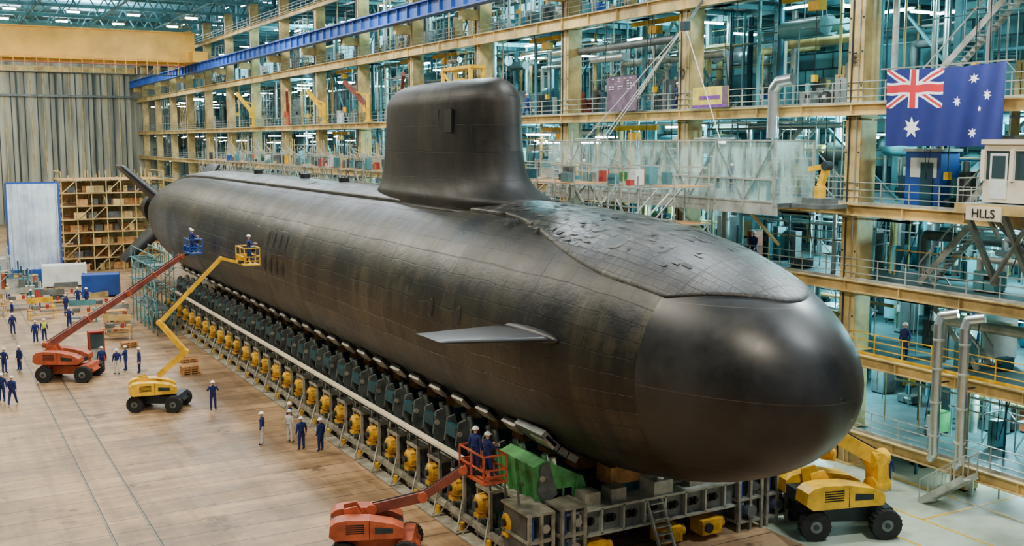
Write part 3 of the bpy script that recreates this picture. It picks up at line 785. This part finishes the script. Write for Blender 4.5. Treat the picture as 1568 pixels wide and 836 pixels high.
# ------------------------------------------------------------ boom lifts
def basket(mb,c,k,w=.95,l=2.0,ang=0):
    ca,sa=cos(ang),sin(ang); P=lambda x,y,z:(c[0]+x*ca-y*sa,c[1]+x*sa+y*ca,c[2]+z)
    mb.box(P(0,0,.04),(w,l,.08),k,ang)
    w2,l2=w/2,l/2
    for x in (-w2,w2):
        for y in (-l2,0,l2): mb.beam(P(x,y,0),P(x,y,1.1),.06,.06,k)
        for z in (.55,1.1): mb.beam(P(x,-l2,z),P(x,l2,z),.06,.06,k)
    for y in (-l2,l2):
        for z in (.3,.55,1.1): mb.beam(P(-w2,y,z),P(w2,y,z),.06,.06,k)
    mb.box(P(w2*.6,0,.95),(.25,.6,.3),"black_metal",ang); mb.box(P(0,l2,.3),(w,.04,.4),k,ang)
def boom_lift(name,base,ang,k,tang,pts,bask=None,bang=0,s=1.0,w0=.42,bk=None,ck=None,bkk=None):
    mb=MB(); bk=bk or k; ck=ck or k
    T=Matrix.Translation(Vector(base))@Matrix.Rotation(ang,4,'Z')@Matrix.Scale(s,4)
    P=lambda x,y,z: T@Vector((x,y,z))
    mb.prism([(-1.45,.42),(-1.7,.62),(-1.45,.92),(1.45,.92),(1.7,.62),(1.45,.42)],-.5,.5,ck,T)
    for x in (-1.2,1.2):
        mb.cyl(P(x,-1.0,.5),P(x,1.0,.5),.12,"dark_steel",8)
        mb.prism([(x-.35,.8),(x-.25,1.02),(x+.25,1.02),(x+.35,.8)],-.95,.95,ck,T)
        for sy in (-1,1):
            mb.cyl(P(x,sy*.8,.5),P(x,sy*1.2,.5),.5*s,"rubber",24)
            mb.cyl(P(x,sy*1.2,.5),P(x,sy*1.22,.5),.2*s,"grey_steel",14); mb.cyl(P(x,sy*1.2,.5),P(x,sy*1.26,.5),.09*s,"dark_steel",8)
            for j in range(20):
                a=2*pi*j/20; mb.beam(P(x+.495*cos(a),sy*.82,.5+.495*sin(a)),P(x+.495*cos(a),sy*1.18,.5+.495*sin(a)),.07*s,.035*s,"rubber")
    mb.cyl(P(0,0,.92),P(0,0,1.15),.62*s,"black_metal",20)
    T2=T@Matrix.Rotation(tang,4,'Z')
    prof=[(-1.6,1.12),(-1.85,1.3),(-1.8,1.7),(-1.6,1.85),(-1.2,1.92),(-.3,1.88),(.6,1.7),(1.0,1.5),(1.05,1.25),(.95,1.12)]
    for a,b in ((-1.12,-.36),(.36,1.12)):
        mb.prism(prof,a,b,k,T2)
        e=a-.012 if a<0 else b+.012
        lo_,hi_=min(e,e*.98),max(e,e*.98)
        for j in range(5): mb.prism([(-1.2,1.38+.08*j),(-1.2,1.42+.08*j),(-.5,1.42+.08*j),(-.5,1.38+.08*j)],lo_,hi_,"black_metal",T2)
        mb.prism([(-.1,1.35),(-.1,1.6),(.6,1.53),(.6,1.35)],lo_,hi_,"dark_steel",T2)
        mb.prism([(-.32,1.15),(-.32,1.86),(-.3,1.86),(-.3,1.15)],lo_,hi_,"black_metal",T2)
    mb.prism([(-1.8,1.15),(-1.8,1.6),(-1.3,1.6),(-1.3,1.15)],-.4,.4,"dark_steel",T2)
    mb.prism([(-1.3,1.15),(-1.3,1.4),(1.0,1.4),(1.0,1.15)],-.4,.4,"dark_steel",T2)
    for yy in (-.3,.3): mb.prism([(-1.2,1.4),(-1.3,2.1),(-.8,2.2),(-.3,1.4)],yy-.04,yy+.04,k,T2)
    n=len(pts)-1
    for i in range(n):
        w=w0*s*(1-.16*i); a=Vector(pts[i]); b=Vector(pts[i+1])
        mb.beam(a,b,w,w*1.15,bk)
        if (b-a).length>3:
            up=Vector((0,0,1)); mb.cyl(a.lerp(b,.05)-up*w*.9,a.lerp(b,.42)-up*w*.55,.09*s,"zinc",10)
            mb.beam(a.lerp(b,.48),a.lerp(b,.5),w*1.25,w*1.4,k)
        sd=(b-a).cross(Vector((0,0,1))).normalized()
        mb.cyl(b-sd*w*.7,b+sd*w*.7,w*.62,k,12)
        mb.cyl(a-sd*w*.7,a+sd*w*.7,w*.62,k,12)
        o=Vector((0,0,w0*s*.62)); mb.cyl(a+o,b+o,.035,"rubber",6)
    if bask:
        mb.beam(pts[-1],(bask[0],bask[1],bask[2]+.1),.16,.2,"dark_steel"); basket(mb,bask,bkk or k,ang=bang)
    return mb.build(name)
A=radians(-29)
boom_lift("boom_lift",(8.2,76.6,0),A,"orange_paint",0,[(6.9,77.4,2.3),(12.6,80.1,5.1),(17.0,82.6,7.3)],(17.95,82.7,7.5),0,1.08,.34,"boom_red","orange_paint","blue_paint")
boom_lift("boom_lift",(11.9,65.4,0),A,"yellow_paint",radians(20),[(12.0,65.4,2.1),(13.4,64.8,3.4),(12.1,65.6,5.2),(16.0,66.2,8.8),(17.0,66.3,8.5)],(17.75,66.4,8.3),0,.95,.32,"yellow_paint","dark_steel","yellow_paint")
boom_lift("boom_lift",(14.7,37.4,0),A,"orange_paint",radians(8),[(14.6,37.6,1.9),(16.3,36.6,2.4),(17.6,35.7,3.5)],(18.15,35.2,3.25),0,.98,.34,"boom_red","orange_paint","orange_paint")
boom_lift("boom_lift",(32.6,31.0,0),radians(-25),"yellow_paint",radians(10),[(33.9,30.2,1.9),(33.9,30.3,3.0),(31.8,31.3,4.3),(32.8,31.9,2.9)],None,0,1.22,.5,"yellow_paint","dark_steel")

# ------------------------------------------------------------ people
def person_mesh(name, top="navy_cloth", legs="navy_cloth", pose="stand", helmet=True, vest=False):
    V=[(0,0,.96),(0,0,1.10),(0,0,1.29),(0,0,1.41),(0,.01,1.51),(0,.02,1.60)]
    Rr=[(.17,.13),(.155,.12),(.19,.135),(.145,.10),(.055,.055),(.06,.065)]
    Lb=[legs,top,top,top,"skin","skin"]; E=[(0,1),(1,2),(2,3),(3,4),(4,5)]
    def addv(p,r,l,par):
        V.append(p); Rr.append((r,r)); Lb.append(l); E.append((par,len(V)-1)); return len(V)-1
    hands=[]
    for s in (-1,1):
        st={"stand":0,"walk":.26*s,"hips":0,"raise":0,"reach":.1*s}[pose]
        h=addv((s*.10,0,.88),.105,legs,0)
        k_=addv((s*.12,st*.5+.02,.50),.08,legs,h)
        an=addv((s*.13,st,.12),.062,legs,k_)
        addv((s*.145,st+.16,.05),.045,"boot",an)
        sh=addv((s*.195,0,1.41),.075,top,3)
        if pose=="hips": el=(s*.38,-.06,1.17); wr=(s*.22,.07,1.02); hd=(s*.15,.13,.99)
        elif pose=="raise": el=(s*.32,.10,1.22); wr=(s*.13,.24,1.50); hd=(s*.07,.2,1.6)
        elif pose=="reach": el=(s*.28,.12,1.18); wr=(s*.2,.36,1.22); hd=(s*.17,.46,1.25)
        elif pose=="walk": el=(s*.27,-st*.35,1.14); wr=(s*.27,-st*.5+.1,.92); hd=(s*.26,-st*.5+.15,.83)
        else: el=(s*.27,-.03,1.13); wr=(s*.29,.05,.88); hd=(s*.285,.07,.79)
        e_=addv(el,.06,top,sh); w_=addv(wr,.036,top,e_)
        hands.append((Vector(wr),Vector(hd),s))
    me=bpy.data.meshes.new(name); me.from_pydata(V,E,[]); ob=bpy.data.objects.new(name+"_tmp",me); COL.objects.link(ob)
    sk=ob.modifiers.new("Skin",'SKIN'); sk.use_smooth_shade=True
    for i,r in enumerate(Rr): me.skin_vertices[0].data[i].radius=r
    me.skin_vertices[0].data[0].use_root=True
    ss=ob.modifiers.new("Sub",'SUBSURF'); ss.levels=2; ss.render_levels=2
    dg=bpy.context.evaluated_depsgraph_get(); ev=ob.evaluated_get(dg); em=ev.to_mesh()
    mb=MB(); samples=[]
    for a,b in E:
        A_=Vector(V[a]); B_=Vector(V[b])
        for t in (0,.25,.5,.75,1): samples.append((A_.lerp(B_,t),Rr[a][0]*(1-t)+Rr[b][0]*t,Lb[b] if t>.3 else Lb[a]))
    vs=[v.co.copy() for v in em.vertices]
    groups={}
    for p in em.polygons:
        c=Vector(p.center); l=min(samples,key=lambda q_:(c-q_[0]).length-q_[1])[2]
        if c.z<.10: l="boot"
        if l==top and vest and c.z>1.0 and abs(c.x)<.2: l="hivis"
        groups.setdefault(l,[]).append(tuple(p.vertices))
    off=len(mb.v)
    mb.v+= [tuple(v) for v in vs]
    for l,fs in groups.items():
        i=mb.mi(l)
        for f in fs: mb.f.append(tuple(off+a for a in f)); mb.m.append(i); mb.sm.append(True)
    ev.to_mesh_clear(); bpy.data.objects.remove(ob)
    mb.ell((0,.02,1.665),(.078,.095,.118),"skin",16,12)
    mb.ell((0,.115,1.655),(.013,.02,.022),"skin",8,6)
    for s in (-1,1):
        mb.ell((s*.03,.103,1.68),(.011,.008,.008),"hair",8,6); mb.ell((s*.08,.02,1.665),(.012,.02,.03),"skin",8,6)
        mb.box((s*.03,.109,1.697),(.03,.006,.006),"hair")
    mb.ell((0,.107,1.615),(.024,.008,.007),"lips",8,6)
    mb.ell((0,-.0,1.69),(.085,.1,.105),"hair",14,8,-.1)
    if helmet:
        mb.ell((0,.005,1.70),(.118,.138,.118),"helmet_white",18,8,0.0)
        mb.cyl((0,.03,1.695),(0,.03,1.708),.14,"helmet_white",18)
    mb.cyl((0,0,1.475),(0,.003,1.5),.08,top,12)
    if vest: mb.cyl((0,0,1.12),(0,0,1.18),.17,"white_cloth",16)
    mb.cyl((0,0,1.005),(0,0,1.035),.155,"black_metal",16)
    for wr,hd,s in hands:
        d=(hd-wr).normalized(); sd=d.cross(Vector((s,.2,.1))).normalized(); n=sd.cross(d).normalized()
        mb.obox(wr+d*.055,sd*.038,d*.05,n*.014,"skin")
        for i,L in enumerate((.062,.074,.07,.052)):
            r=wr+d*.1+sd*(-.029+.0193*i); m_=r+d*L*.5+n*(-.008*s); t_=m_+d*L*.42+n*(-.022*s)
            mb.cyl(r,m_,.0095,"skin",6,.0088); mb.cyl(m_,t_,.0088,"skin",6,.0065)
        r=wr+d*.035-sd*.036; m_=r+d*.03-sd*.025; mb.cyl(r,m_,.012,"skin",6,.0105); mb.cyl(m_,m_+d*.035-sd*.004,.0105,"skin",6,.008)
    return mb.mesh(name)
PM={}
def worker(x,y,z=0,face=0,kind=("navy_cloth","navy_cloth","stand",True,False),s=1.0):
    if kind not in PM: PM[kind]=person_mesh("worker",*kind)
    o=bpy.data.objects.new("worker",PM[kind]); o.location=(x,y,z); o.rotation_euler=(0,0,radians(face)); o.scale=(s,s,s); COL.objects.link(o)
N_="navy_cloth"; W_="white_cloth"
K1=(N_,N_,"stand",True,False); K2=(N_,N_,"walk",True,False); K3=(N_,N_,"hips",True,False); K4=(N_,N_,"raise",True,False)
K5=(N_,W_,"stand",True,False); K6=(W_,W_,"stand",True,False); K7=(N_,N_,"reach",True,False); K8=(N_,N_,"stand",True,True)
for a in ((6.1,96.9,0,200,K1),(7.4,91.9,0,20,K1),(8.1,92.6,0,-160,K8),(4.4,80.6,0,-40,K3),(5.4,81.0,0,120,K1),(3.7,71.8,0,160,K1),(4.2,70.6,0,-30,K2),
          (10.4,77.9,0,0,K1),(11.2,76.6,0,150,K5),(11.9,77.4,0,60,K7),(12.6,76.2,0,90,K1),(14.6,63.4,0,170,K4),(15.1,54.7,0,60,K5),(16.5,54.4,0,-60,K6),
          (16.6,52.7,0,10,K1),(17.0,56.0,0,-120,K3),(17.4,52.0,0,30,K1),(38.2,33.5,0,140,K1),(12.9,111,0,10,K3),(13.6,110.5,0,-70,K7),(7.1,117,0,0,K8),(6.2,118,0,90,K8),
          (11.3,106.5,0,40,K1),(8.6,107.4,0,-60,K5),(15.3,99.5,0,80,K1),(10.6,98.0,0,10,K3),(6.6,104.5,0,100,K1)):
    worker(a[0],a[1],a[2],a[3],a[4])
for a in ((17.8,82.2,7.58,-80,K7),(17.9,83.2,7.58,-100,K1),(17.75,66.1,8.38,-90,K7),(18.15,34.8,3.33,-80,K7),(18.1,35.7,3.33,-60,K1)):
    worker(*a[:4],a[4])
for (y,li,f) in ((34.8,1,90),(47.5,3,90),(63,3,90),(66.5,3,60),(52.6,4,80),(71,4,90),(45.5,2,100),(88,3,80),(38.9,3,70),(80,2,90),(58,1,90)):
    worker(40.5 if y!=38.9 else 40.9,y,LV[li],f,K1 if li%2 else K2)

# ------------------------------------------------------------ Australian flag
def in_star(px,py,cx,cy,r,n):
    dx,dy=px-cx,cy-py; d=math.hypot(dx,dy)
    if d>r: return False
    a=math.atan2(dx,dy)%(2*pi/n); a=min(a,2*pi/n-a); ri=r*4/9
    x1,y1=0,r; x2,y2=ri*sin(pi/n),ri*cos(pi/n); X,Y=d*sin(a),d*cos(a)
    return (x2-x1)*(Y-y1)-(y2-y1)*(X-x1)<=0
def flagcol(x,y):
    if x<1 and y<.5:
        cx,cy=x-.5,y-.25; k="flag_navy"
        for sg in (-1,1):
            d=abs(cx*.5-sg*cy)/1.118
            if d<.046: k="flag_white"
        for sg in (-1,1):
            d=abs(cx*.5-sg*cy)/1.118
            if d<.016: k="flag_red"
        if abs(cx)<.083 or abs(cy)<.083: k="flag_white"
        if abs(cx)<.05 or abs(cy)<.05: k="flag_red"
        return k
    for cx,cy,r,n in ((.5,.75,.15,7),(1.5,.833,.071,7),(1.25,.4375,.071,7),(1.5,.1667,.071,7),(1.722,.37,.071,7),(1.6,.5417,.042,5)):
        if in_star(x,y,cx,cy,r,n): return "flag_white"
    return "flag_navy"
mb=MB(); NU,NV=260,130; FY0,FL,FZ,FH=35.2,6.2,19.2,3.45
vs=[]
for j in range(NV+1):
    for i in range(NU+1):
        u,v=i/NU,j/NV
        dx=.06*sin(u*17+v*1.2)*(.25+.75*v)+.03*sin(u*41+v*3)
        vs.append((39.0+dx,FY0-u*FL,FZ-v*FH-.08*sin(pi*u)*(1-v)-.02*sin(u*30)))
fsd={}
for j in range(NV):
    for i in range(NU):
        a=j*(NU+1)+i; fsd.setdefault(flagcol((i+.5)/NU*2,(j+.5)/NV),[]).append((a,a+NU+1,a+NU+2,a+1))
mb.v=[tuple(p) for p in vs]
for k,fs in fsd.items():
    i=mb.mi(k)
    for f in fs: mb.f.append(f); mb.m.append(i); mb.sm.append(True)
mb.beam((39.05,35.6,19.25),(39.05,28.7,19.25),.06,.06,"zinc")
for yy in (35.3,32.1,29.1): mb.beam((39.05,yy,19.25),(39.7,yy,18.8),.04,.04,"zinc")
mb.build("australian_flag")

# ------------------------------------------------------------ crane control cab
cb_=empty("crane_control_cab")
mb=MB()
x0,x1,y0,y1=37.5,39.2,26.2,28.7
mb.bb(x0,x1,y0,y1,13.55,14.45,"cab_cream"); mb.bb(x0-.1,x1+.1,y0-.1,y1+.1,15.85,16.05,"cab_cream"); mb.bb(x0,x1,y0,y1,15.6,15.86,"cab_cream")
for (x,y) in ((x0,y0),(x0,y1),(x1,y0),(x1,y1),(x0,27.4)):
    mb.bb(x-.09,x+.09,y-.09,y+.09,14.4,15.65,"cab_cream")
mb.bb(x0+.05,x0+.08,y0,y1,14.45,15.6,"glass_dark"); mb.bb(x0,x1,y1-.08,y1-.05,14.45,15.6,"glass_dark"); mb.bb(x0,x1,y0+.05,y0+.08,14.45,15.6,"glass_dark")
mb.bb(x0-.02,x0,27.6,28.4,13.7,15.5,"white_paint"); mb.bb(x0-.03,x0-.01,27.7,28.3,14.5,15.4,"glass_dark")
mb.bb(x0-.7,x1,y0-.4,y1+.7,13.35,13.5,"grey_steel"); mb.bb(x0-.75,x0-.65,y0-.4,y1+.7,13.1,13.5,"cream_steel")
for z in (14.0,14.5): mb.beam((x0-.65,y1+.65,z),(x1,y1+.65,z),.05,.05,"light_steel")
for xx in (x0-.65,x0+.5,x1): mb.beam((xx,y1+.65,13.5),(xx,y1+.65,14.5),.05,.05,"light_steel")
for yy in (y0,27.4,y1+.4):
    mb.beam((x0-.5,yy,13.3),(39.2,yy,10.0),.2,.2,"grey_steel"); mb.beam((x0+.6,yy,13.3),(39.2,yy,12.0),.14,.14,"grey_steel")
mb.beam((x0-.3,y0,13.1),(38.9,y1+.4,10.1),.14,.14,"grey_steel"); mb.beam((x0+.9,y1+.4,13.1),(39.0,y0,10.2),.14,.14,"grey_steel")
mb.bb(36.7,36.76,27.2,28.8,12.85,13.4,"cab_cream")
mb.build("cab_body",cb_)
text("HLLS",(36.68,28.0,13.12),(pi/2,0,-pi/2),.5,"black_metal",cb_,"cab_lettering")

mb=MB()
for yy in (31.4,30.05):
    mb.pipe([(38.9,yy+.3,1.9),(38.7,yy,2.2),(38.7,yy+.05,8.0),(38.8,yy,8.4),(39.1,yy-.6,8.55)],.21,"zinc",16)
    for z in (3,4.5,6,7.3): mb.cyl((38.7,yy+.02,z),(38.7,yy+.02,z+.08),.25,"light_steel",16)
    mb.beam((38.7,yy,5.4),(39.45,yy,5.4),.06,.06,"dark_steel")
mb.build("ventilation_duct")
mb=MB(); mb.pipe([(38.9,42.5,16.1),(38.9,42.5,18.6),(38.9,42.1,19.0),(39.0,41.2,19.1)],.3,"zinc",16); mb.build("ventilation_duct")

def stair(name,x,ya,za,yb,zb,w=1.0,k="light_steel"):
    mb=MB()
    for dx in (-w/2,w/2):
        mb.beam((x+dx,ya,za),(x+dx,yb,zb),.06,.28,k); mb.beam((x+dx,ya,za+1),(x+dx,yb,zb+1),.06,.06,k)
        for i in range(6):
            t=i/5; mb.beam((x+dx,ya+(yb-ya)*t,za+(zb-za)*t),(x+dx,ya+(yb-ya)*t,za+(zb-za)*t+1),.04,.04,k)
    n=int(abs(zb-za)/.2)
    for i in range(1,n):
        t=i/n; mb.box((x,ya+(yb-ya)*t,za+(zb-za)*t),(w,.26,.04),k)
    mb.build(name)
stair("steel_staircase",41.6,35.6,17.72,28.6,24.1); stair("steel_staircase",41.8,32.6,12.92,28.4,17.1)
stair("steel_staircase",42.0,35.0,9.22,32.0,12.5); stair("steel_staircase",42.0,31.5,5.67,34.8,9.0); stair("steel_staircase",38.6,31.6,0.05,29.4,1.7,.9)
stair("steel_staircase",42.4,48,12.92,43,17.1); stair("steel_staircase",42.4,60,17.72,53,24)

mb=MB()
ap=Vector((38.3,49.2,22.4))
for e in ((38.3,59.5,16.1),(38.3,57.0,16.1),(38.0,45.6,16.1),(37.0,55.5,16.1)):
    mb.cyl(ap,e,.03,"white_paint",6)
mb.beam((38.3,49.2,22.4),(39.6,49.2,24.0),.12,.12,"grey_steel"); mb.box(ap,(.4,.4,.5),"dark_steel")
for y in (58.2,46): mb.box((37.9,y,16.12),(.9,2.4,.08),"light_steel")
mb.build("lifting_sling")
mb=MB(); mb.bb(39.1,39.14,54.9,58.2,17.85,20.0,"poster_pink"); mb.bb(39.14,39.18,54.8,58.3,20.0,20.06,"dark_steel")
for i in range(9):
    for j in range(5):
        if R_.random()<.5: mb.bb(39.08,39.1,55.1+.33*i,55.3+.33*i,19.85-.16*j,19.9-.16*j,"flag_white")
mb.build("banner")
mb=MB(); mb.bb(39.1,39.14,46.3,49.4,17.85,19.0,"poster_gold"); mb.bb(39.08,39.1,47.0,48.8,18.3,18.5,"poster_purple"); mb.bb(39.08,39.1,46.3,49.4,17.85,18.0,"poster_purple"); mb.bb(39.08,39.1,46.3,46.8,18,19.0,"poster_pink"); mb.build("banner")
def davit(x,y,z,h,dx,dy,k,k2):
    mb=MB(); mb.cyl((x,y,z),(x,y,z+h),.22,k,10); mb.cyl((x,y,z),(x,y,z+.15),.45,k,12)
    mb.beam((x,y,z+h*.55),(x+dx,y+dy,z+h+1.4),.3,.4,k2); mb.beam((x,y,z+h),(x+dx*.6,y+dy*.6,z+h*.55+.6*(h*.45+1.4)),.14,.14,k)
    mb.cyl((x+dx,y+dy,z+h+1.3),(x+dx,y+dy,z+h-1.2),.03,"black_metal",6); mb.box((x+dx,y+dy,z+h-1.3),(.25,.25,.4),k)
    mb.box((x,y+.5,z+h*.5),(.6,.5,.7),k); mb.build("davit_crane")
davit(38.7,99,17.8,2.6,-1.2,3.4,"yellow_paint","boom_red"); davit(38.7,91,17.8,2.6,-1.0,-3.0,"yellow_paint","boom_red")
davit(38.7,140,17.8,3,-1,4,"yellow_paint","yellow_paint"); davit(38.7,112,17.8,2.2,-1,2.5,"yellow_paint","yellow_paint"); davit(38.7,125,17.8,2.6,-1,-3,"orange_paint","orange_paint"); davit(38.6,70,13,2.0,-1,2,"yellow_paint","yellow_paint"); davit(38.6,84,13,2.2,-1,2,"yellow_paint","white_paint")
mb=MB()
for y in (75.5,80.5):
    for x in (38.0,39.1): mb.beam((x,y,17.75),(x,y,21.6),.25,.25,"yellow_paint")
for z in (19.6,21.6): mb.bb(37.9,39.2,75.3,80.7,z,z+.25,"yellow_paint")
mb.box((38.5,78,20.4),(.8,1.2,1.0),"yellow_paint"); mb.beam((38,75.5,17.9),(38,80.5,21.5),.12,.12,"yellow_paint"); mb.bb(37.8,39.3,75.2,80.8,17.7,17.8,"grey_steel")
mb.build("gantry_hoist")
mb=MB(); mb.box((38.2,38.3,13.1),(1.2,1.2,.3),"grey_steel"); mb.cyl((38.2,38.3,13.2),(38.2,38.3,13.8),.28,"yellow_paint",12); mb.beam((38.2,38.3,13.8),(38.2,37.9,14.8),.26,.3,"yellow_paint"); mb.beam((38.2,37.9,14.8),(38.1,39.0,14.6),.2,.24,"yellow_paint"); mb.cyl((38.0,37.9,14.8),(38.4,37.9,14.8),.22,"dark_steel",12); mb.bb(37.4,39.15,37.4,39.4,12.75,12.95,"grey_steel")
mb.build("robot_manipulator")
mb=MB(); mb.bb(40.95,42.2,33.6,35.6,12.95,15.5,"blue_paint"); mb.bb(40.85,42.3,33.5,35.7,15.5,15.62,"light_steel"); mb.bb(40.92,40.95,33.8,35.3,14.3,15.2,"white_paint"); mb.bb(40.9,40.94,34.0,34.7,13.0,15.0,"deep_teal"); mb.build("site_office")

# ------------------------------------------------------------ left workshop area
mb=MB(); NX,NZ=120,10; vs=[]
for j in range(NZ+1):
    for i in range(NX+1):
        u=i/NX; vs.append((8.4+5.2*u,131+.16*sin(u*46)+.07*sin(u*113+j*.5),1.6+9.6*j/NZ))
mb.add(vs,[(j*(NX+1)+i,j*(NX+1)+i+1,(j+1)*(NX+1)+i+1,(j+1)*(NX+1)+i) for j in range(NZ) for i in range(NX)],"foil",True)
mb.bb(8.3,13.7,131.3,131.5,11.1,11.4,"blue_paint"); mb.bb(8.2,8.35,130.7,131.4,0,11.3,"blue_paint"); mb.bb(13.65,13.8,130.7,131.4,0,11.3,"blue_paint")
mb.bb(8.5,13.5,130.7,132,0,1.6,"blue_paint"); mb.build("foil_screen")
def container(x,y,l,w,h,k,rz=0):
    mb=MB(); T=Matrix.Translation((x,y,0))@Matrix.Rotation(rz,4,'Z')
    mb.prism([(-l/2,.15),(-l/2,h),(l/2,h),(l/2,.15)],-w/2,w/2,k,T)
    n=int(l/.3)
    for i in range(n):
        xx=-l/2+.15+i*l/n
        for sy in (-1,1): mb.prism([(xx,.3),(xx,h-.15),(xx+.14,h-.15),(xx+.14,.3)],sy*w/2-.04,sy*w/2+.04,k,T)
    for xx in (-l/2,l/2-.12):
        for sy in (-1,1): mb.prism([(xx-.03,0),(xx-.03,h+.04),(xx+.15,h+.04),(xx+.15,0)],sy*w/2-.08,sy*w/2+.08,k,T)
    mb.build("shipping_container")
container(15.9,117,3.6,2.2,2.3,"blue_paint",radians(-10)); container(9.0,136,4,2.4,2.6,"white_paint",.1); container(13.5,127,4.5,2.4,2.4,"white_paint",-.1)
container(5.6,124,2.5,2.2,2.4,"light_steel",0)
def bench(x,y,rz,k):
    mb=MB(); P=lambda a,b,c:(x+a*cos(rz)-b*sin(rz),y+a*sin(rz)+b*cos(rz),c)
    mb.box(P(0,0,.9),(2.4,.9,.06),"wood",rz); mb.box(P(0,0,.4),(2.2,.8,.04),k,rz)
    for a in (-1.1,1.1):
        for b in (-.4,.4): mb.beam(P(a,b,0),P(a,b,.9),.07,.07,k)
    mb.box(P(-.5,0,1.1),(.6,.5,.34),"grey_steel",rz); mb.cyl(P(.5,0,.93),P(.5,0,1.3),.14,"red_paint",10); mb.box(P(1,.1,1.05),(.3,.4,.24),k,rz)
    for a in (-1.1,1.1): mb.beam(P(a,.4,.9),P(a,.4,1.9),.05,.05,k)
    mb.box(P(0,.42,1.7),(2.2,.04,.5),k,rz); mb.build("workbench")
for a in ((13.3,90.5,-.4,"cream_steel"),(14.4,96,.3,"light_steel"),(9,104,.2,"yellow_paint"),(12,100.5,-.2,"teal_steel"),(10.4,109,0,"grey_steel"),(14.3,105,.6,"cream_steel"),(7.6,111.5,.1,"light_steel"),(5.2,108,.3,"cream_steel"),(12.2,114,-.1,"grey_steel")): bench(*a)
mb=MB()
for x in (12.9,14.5):
    for y in (92.4,93.6): mb.beam((x,y,0),(x,y,2),.08,.08,"wood")
for z in (.2,1.0,1.95): mb.bb(12.85,14.55,92.35,93.65,z,z+.06,"wood")
for i in range(6): mb.box((13.1+.25*i,93,.26+.2+(.8 if i%2 else 0)),(.2,.5,.35),R_.choice(acc+pal))
mb.build("storage_rack")
def pallet(x,y,n):
    mb=MB()
    for j in range(n):
        z=.15*j
        for a in (-.5,0,.5): mb.box((x+a,y,z+.05),(.1,1.0,.1),"wood")
        for b in (-.42,-.21,0,.21,.42): mb.box((x,y+b,z+.12),(1.2,.12,.025),"wood")
    mb.build("wooden_pallet")
pallet(15.6,74.4,4); pallet(16.4,78.5,2); pallet(13.6,86.5,3)
mb=MB()
mb.bb(10.1,10.2,81.9,82,0,2.1,"red_paint"); mb.bb(11.1,11.2,81.9,82,0,2.1,"red_paint"); mb.bb(10.1,11.2,82.6,82.7,0,2.1,"red_paint"); mb.bb(10.1,11.2,81.9,82.7,2.1,2.2,"red_paint"); mb.bb(10.2,11.1,82.0,82.6,0,.9,"light_steel"); mb.bb(10.15,11.15,81.92,81.95,1,2,"glass_dark")
mb.build("control_booth")
mb=MB(); q=0
while q<190:
    x=R_.uniform(4.5,13.8); y=R_.uniform(115.5,139)
    if (7.5<x and 129<y<138.5) or (10.5<x and 116<y<129.5) or (x<9 and 115.5<y<126):
        if R_.random()<.97: q+=1
        continue
    h=R_.uniform(.4,1.8); w=R_.uniform(.3,1.4); d=R_.uniform(.3,1.1)
    mb.box((x,y,h/2),(w,d,h),R_.choice(pal+acc[:3])); mb.box((x,y,h+.04),(w*1.06,d*1.06,.08),R_.choice(pal))
    mb.cyl((x,y,h),(x,y,h+R_.uniform(.4,1.6)),.08,R_.choice(pal),8); q+=1
scaffold(mb,4.5,8,127,130,0,3.5,1.5,1.5,1.7,.08,"light_steel","wood",.5,.4)
mb.build("workshop_equipment")
mb=MB()
for i in range(9):
    x=31.5+i*.95; mb.beam((x+.2,39.5,0),(x+.2,39.5,1.1),.05,.05,"yellow_paint")
for z in (.55,1.1): mb.beam((31.7,39.5,z),(39.2,39.5,z),.05,.05,"yellow_paint")
mb.build("safety_barrier")
mb=MB(); mb.box((38.5,30.4,23.5),(.25,1.7,.9),"dark_steel"); mb.beam((38.6,30.4,23.6),(39.5,30.4,24.0),.08,.08,"dark_steel"); mb.build("added_bow_lamp_box")  # invented housing for the added bow highlight lamp

# ------------------------------------------------------------ lights
def area(name,loc,size,sy,power,col,rot=(0,0,0)):
    l=bpy.data.lights.new(name,'AREA'); l.shape='RECTANGLE'; l.size=size; l.size_y=sy; l.energy=power; l.color=col
    o=bpy.data.objects.new(name,l); o.location=loc; o.rotation_euler=rot; COL.objects.link(o); return o
def aim(o,tgt):
    o.rotation_euler=(Vector(tgt)-o.location).to_track_quat('-Z','Y').to_euler()
for y in (15,40,66,92,120,150,185):
    area("added_roof_wash",(6,y,33.6),5,2,7600,(1.0,0.88,0.70))
    area("added_roof_wash",(30,y,33.6),4,2,7000,(0.90,0.97,1.0))
for x in (5,28):
    area("added_roof_wash",(x,195,33.2),12,6,5000,(.6,.9,1.0),(pi,0,0))  # upward-facing wash added to brighten the far roof
aim(area("added_roof_wash",(12,112,28),3,3,5000,(.85,.93,1.0)),(12,131,6))  # extra lamp added to brighten the foil screen
aim(area("added_roof_wash",(10,195,33),5,5,6000,(1,.95,.85)),(10,227,16))
aim(area("added_bow_lamp",(38.25,30.4,23.4),1.8,1.0,4800,(.92,.98,1.0)),(24,26,9))  # lamp added out of view to put a highlight on the bow
for li,z in enumerate(LZ[:-1]):
    zt=LZ[li+1]
    for y in (31.5,44,58,78,102,135):
        l=bpy.data.lights.new("gallery_lamp",'POINT'); l.energy=1800 if y<70 else 2800; l.color=(0.38,0.90,1.0); l.shadow_soft_size=.25
        o=bpy.data.objects.new("gallery_lamp",l); o.location=(45.0,y+R_.uniform(-2,2),zt-1.0); COL.objects.link(o)
w=bpy.data.worlds.new("hall_ambient"); w.use_nodes=True
w.node_tree.nodes["Background"].inputs[0].default_value=(0.75,0.87,0.95,1); w.node_tree.nodes["Background"].inputs[1].default_value=0.4
SC.world=w
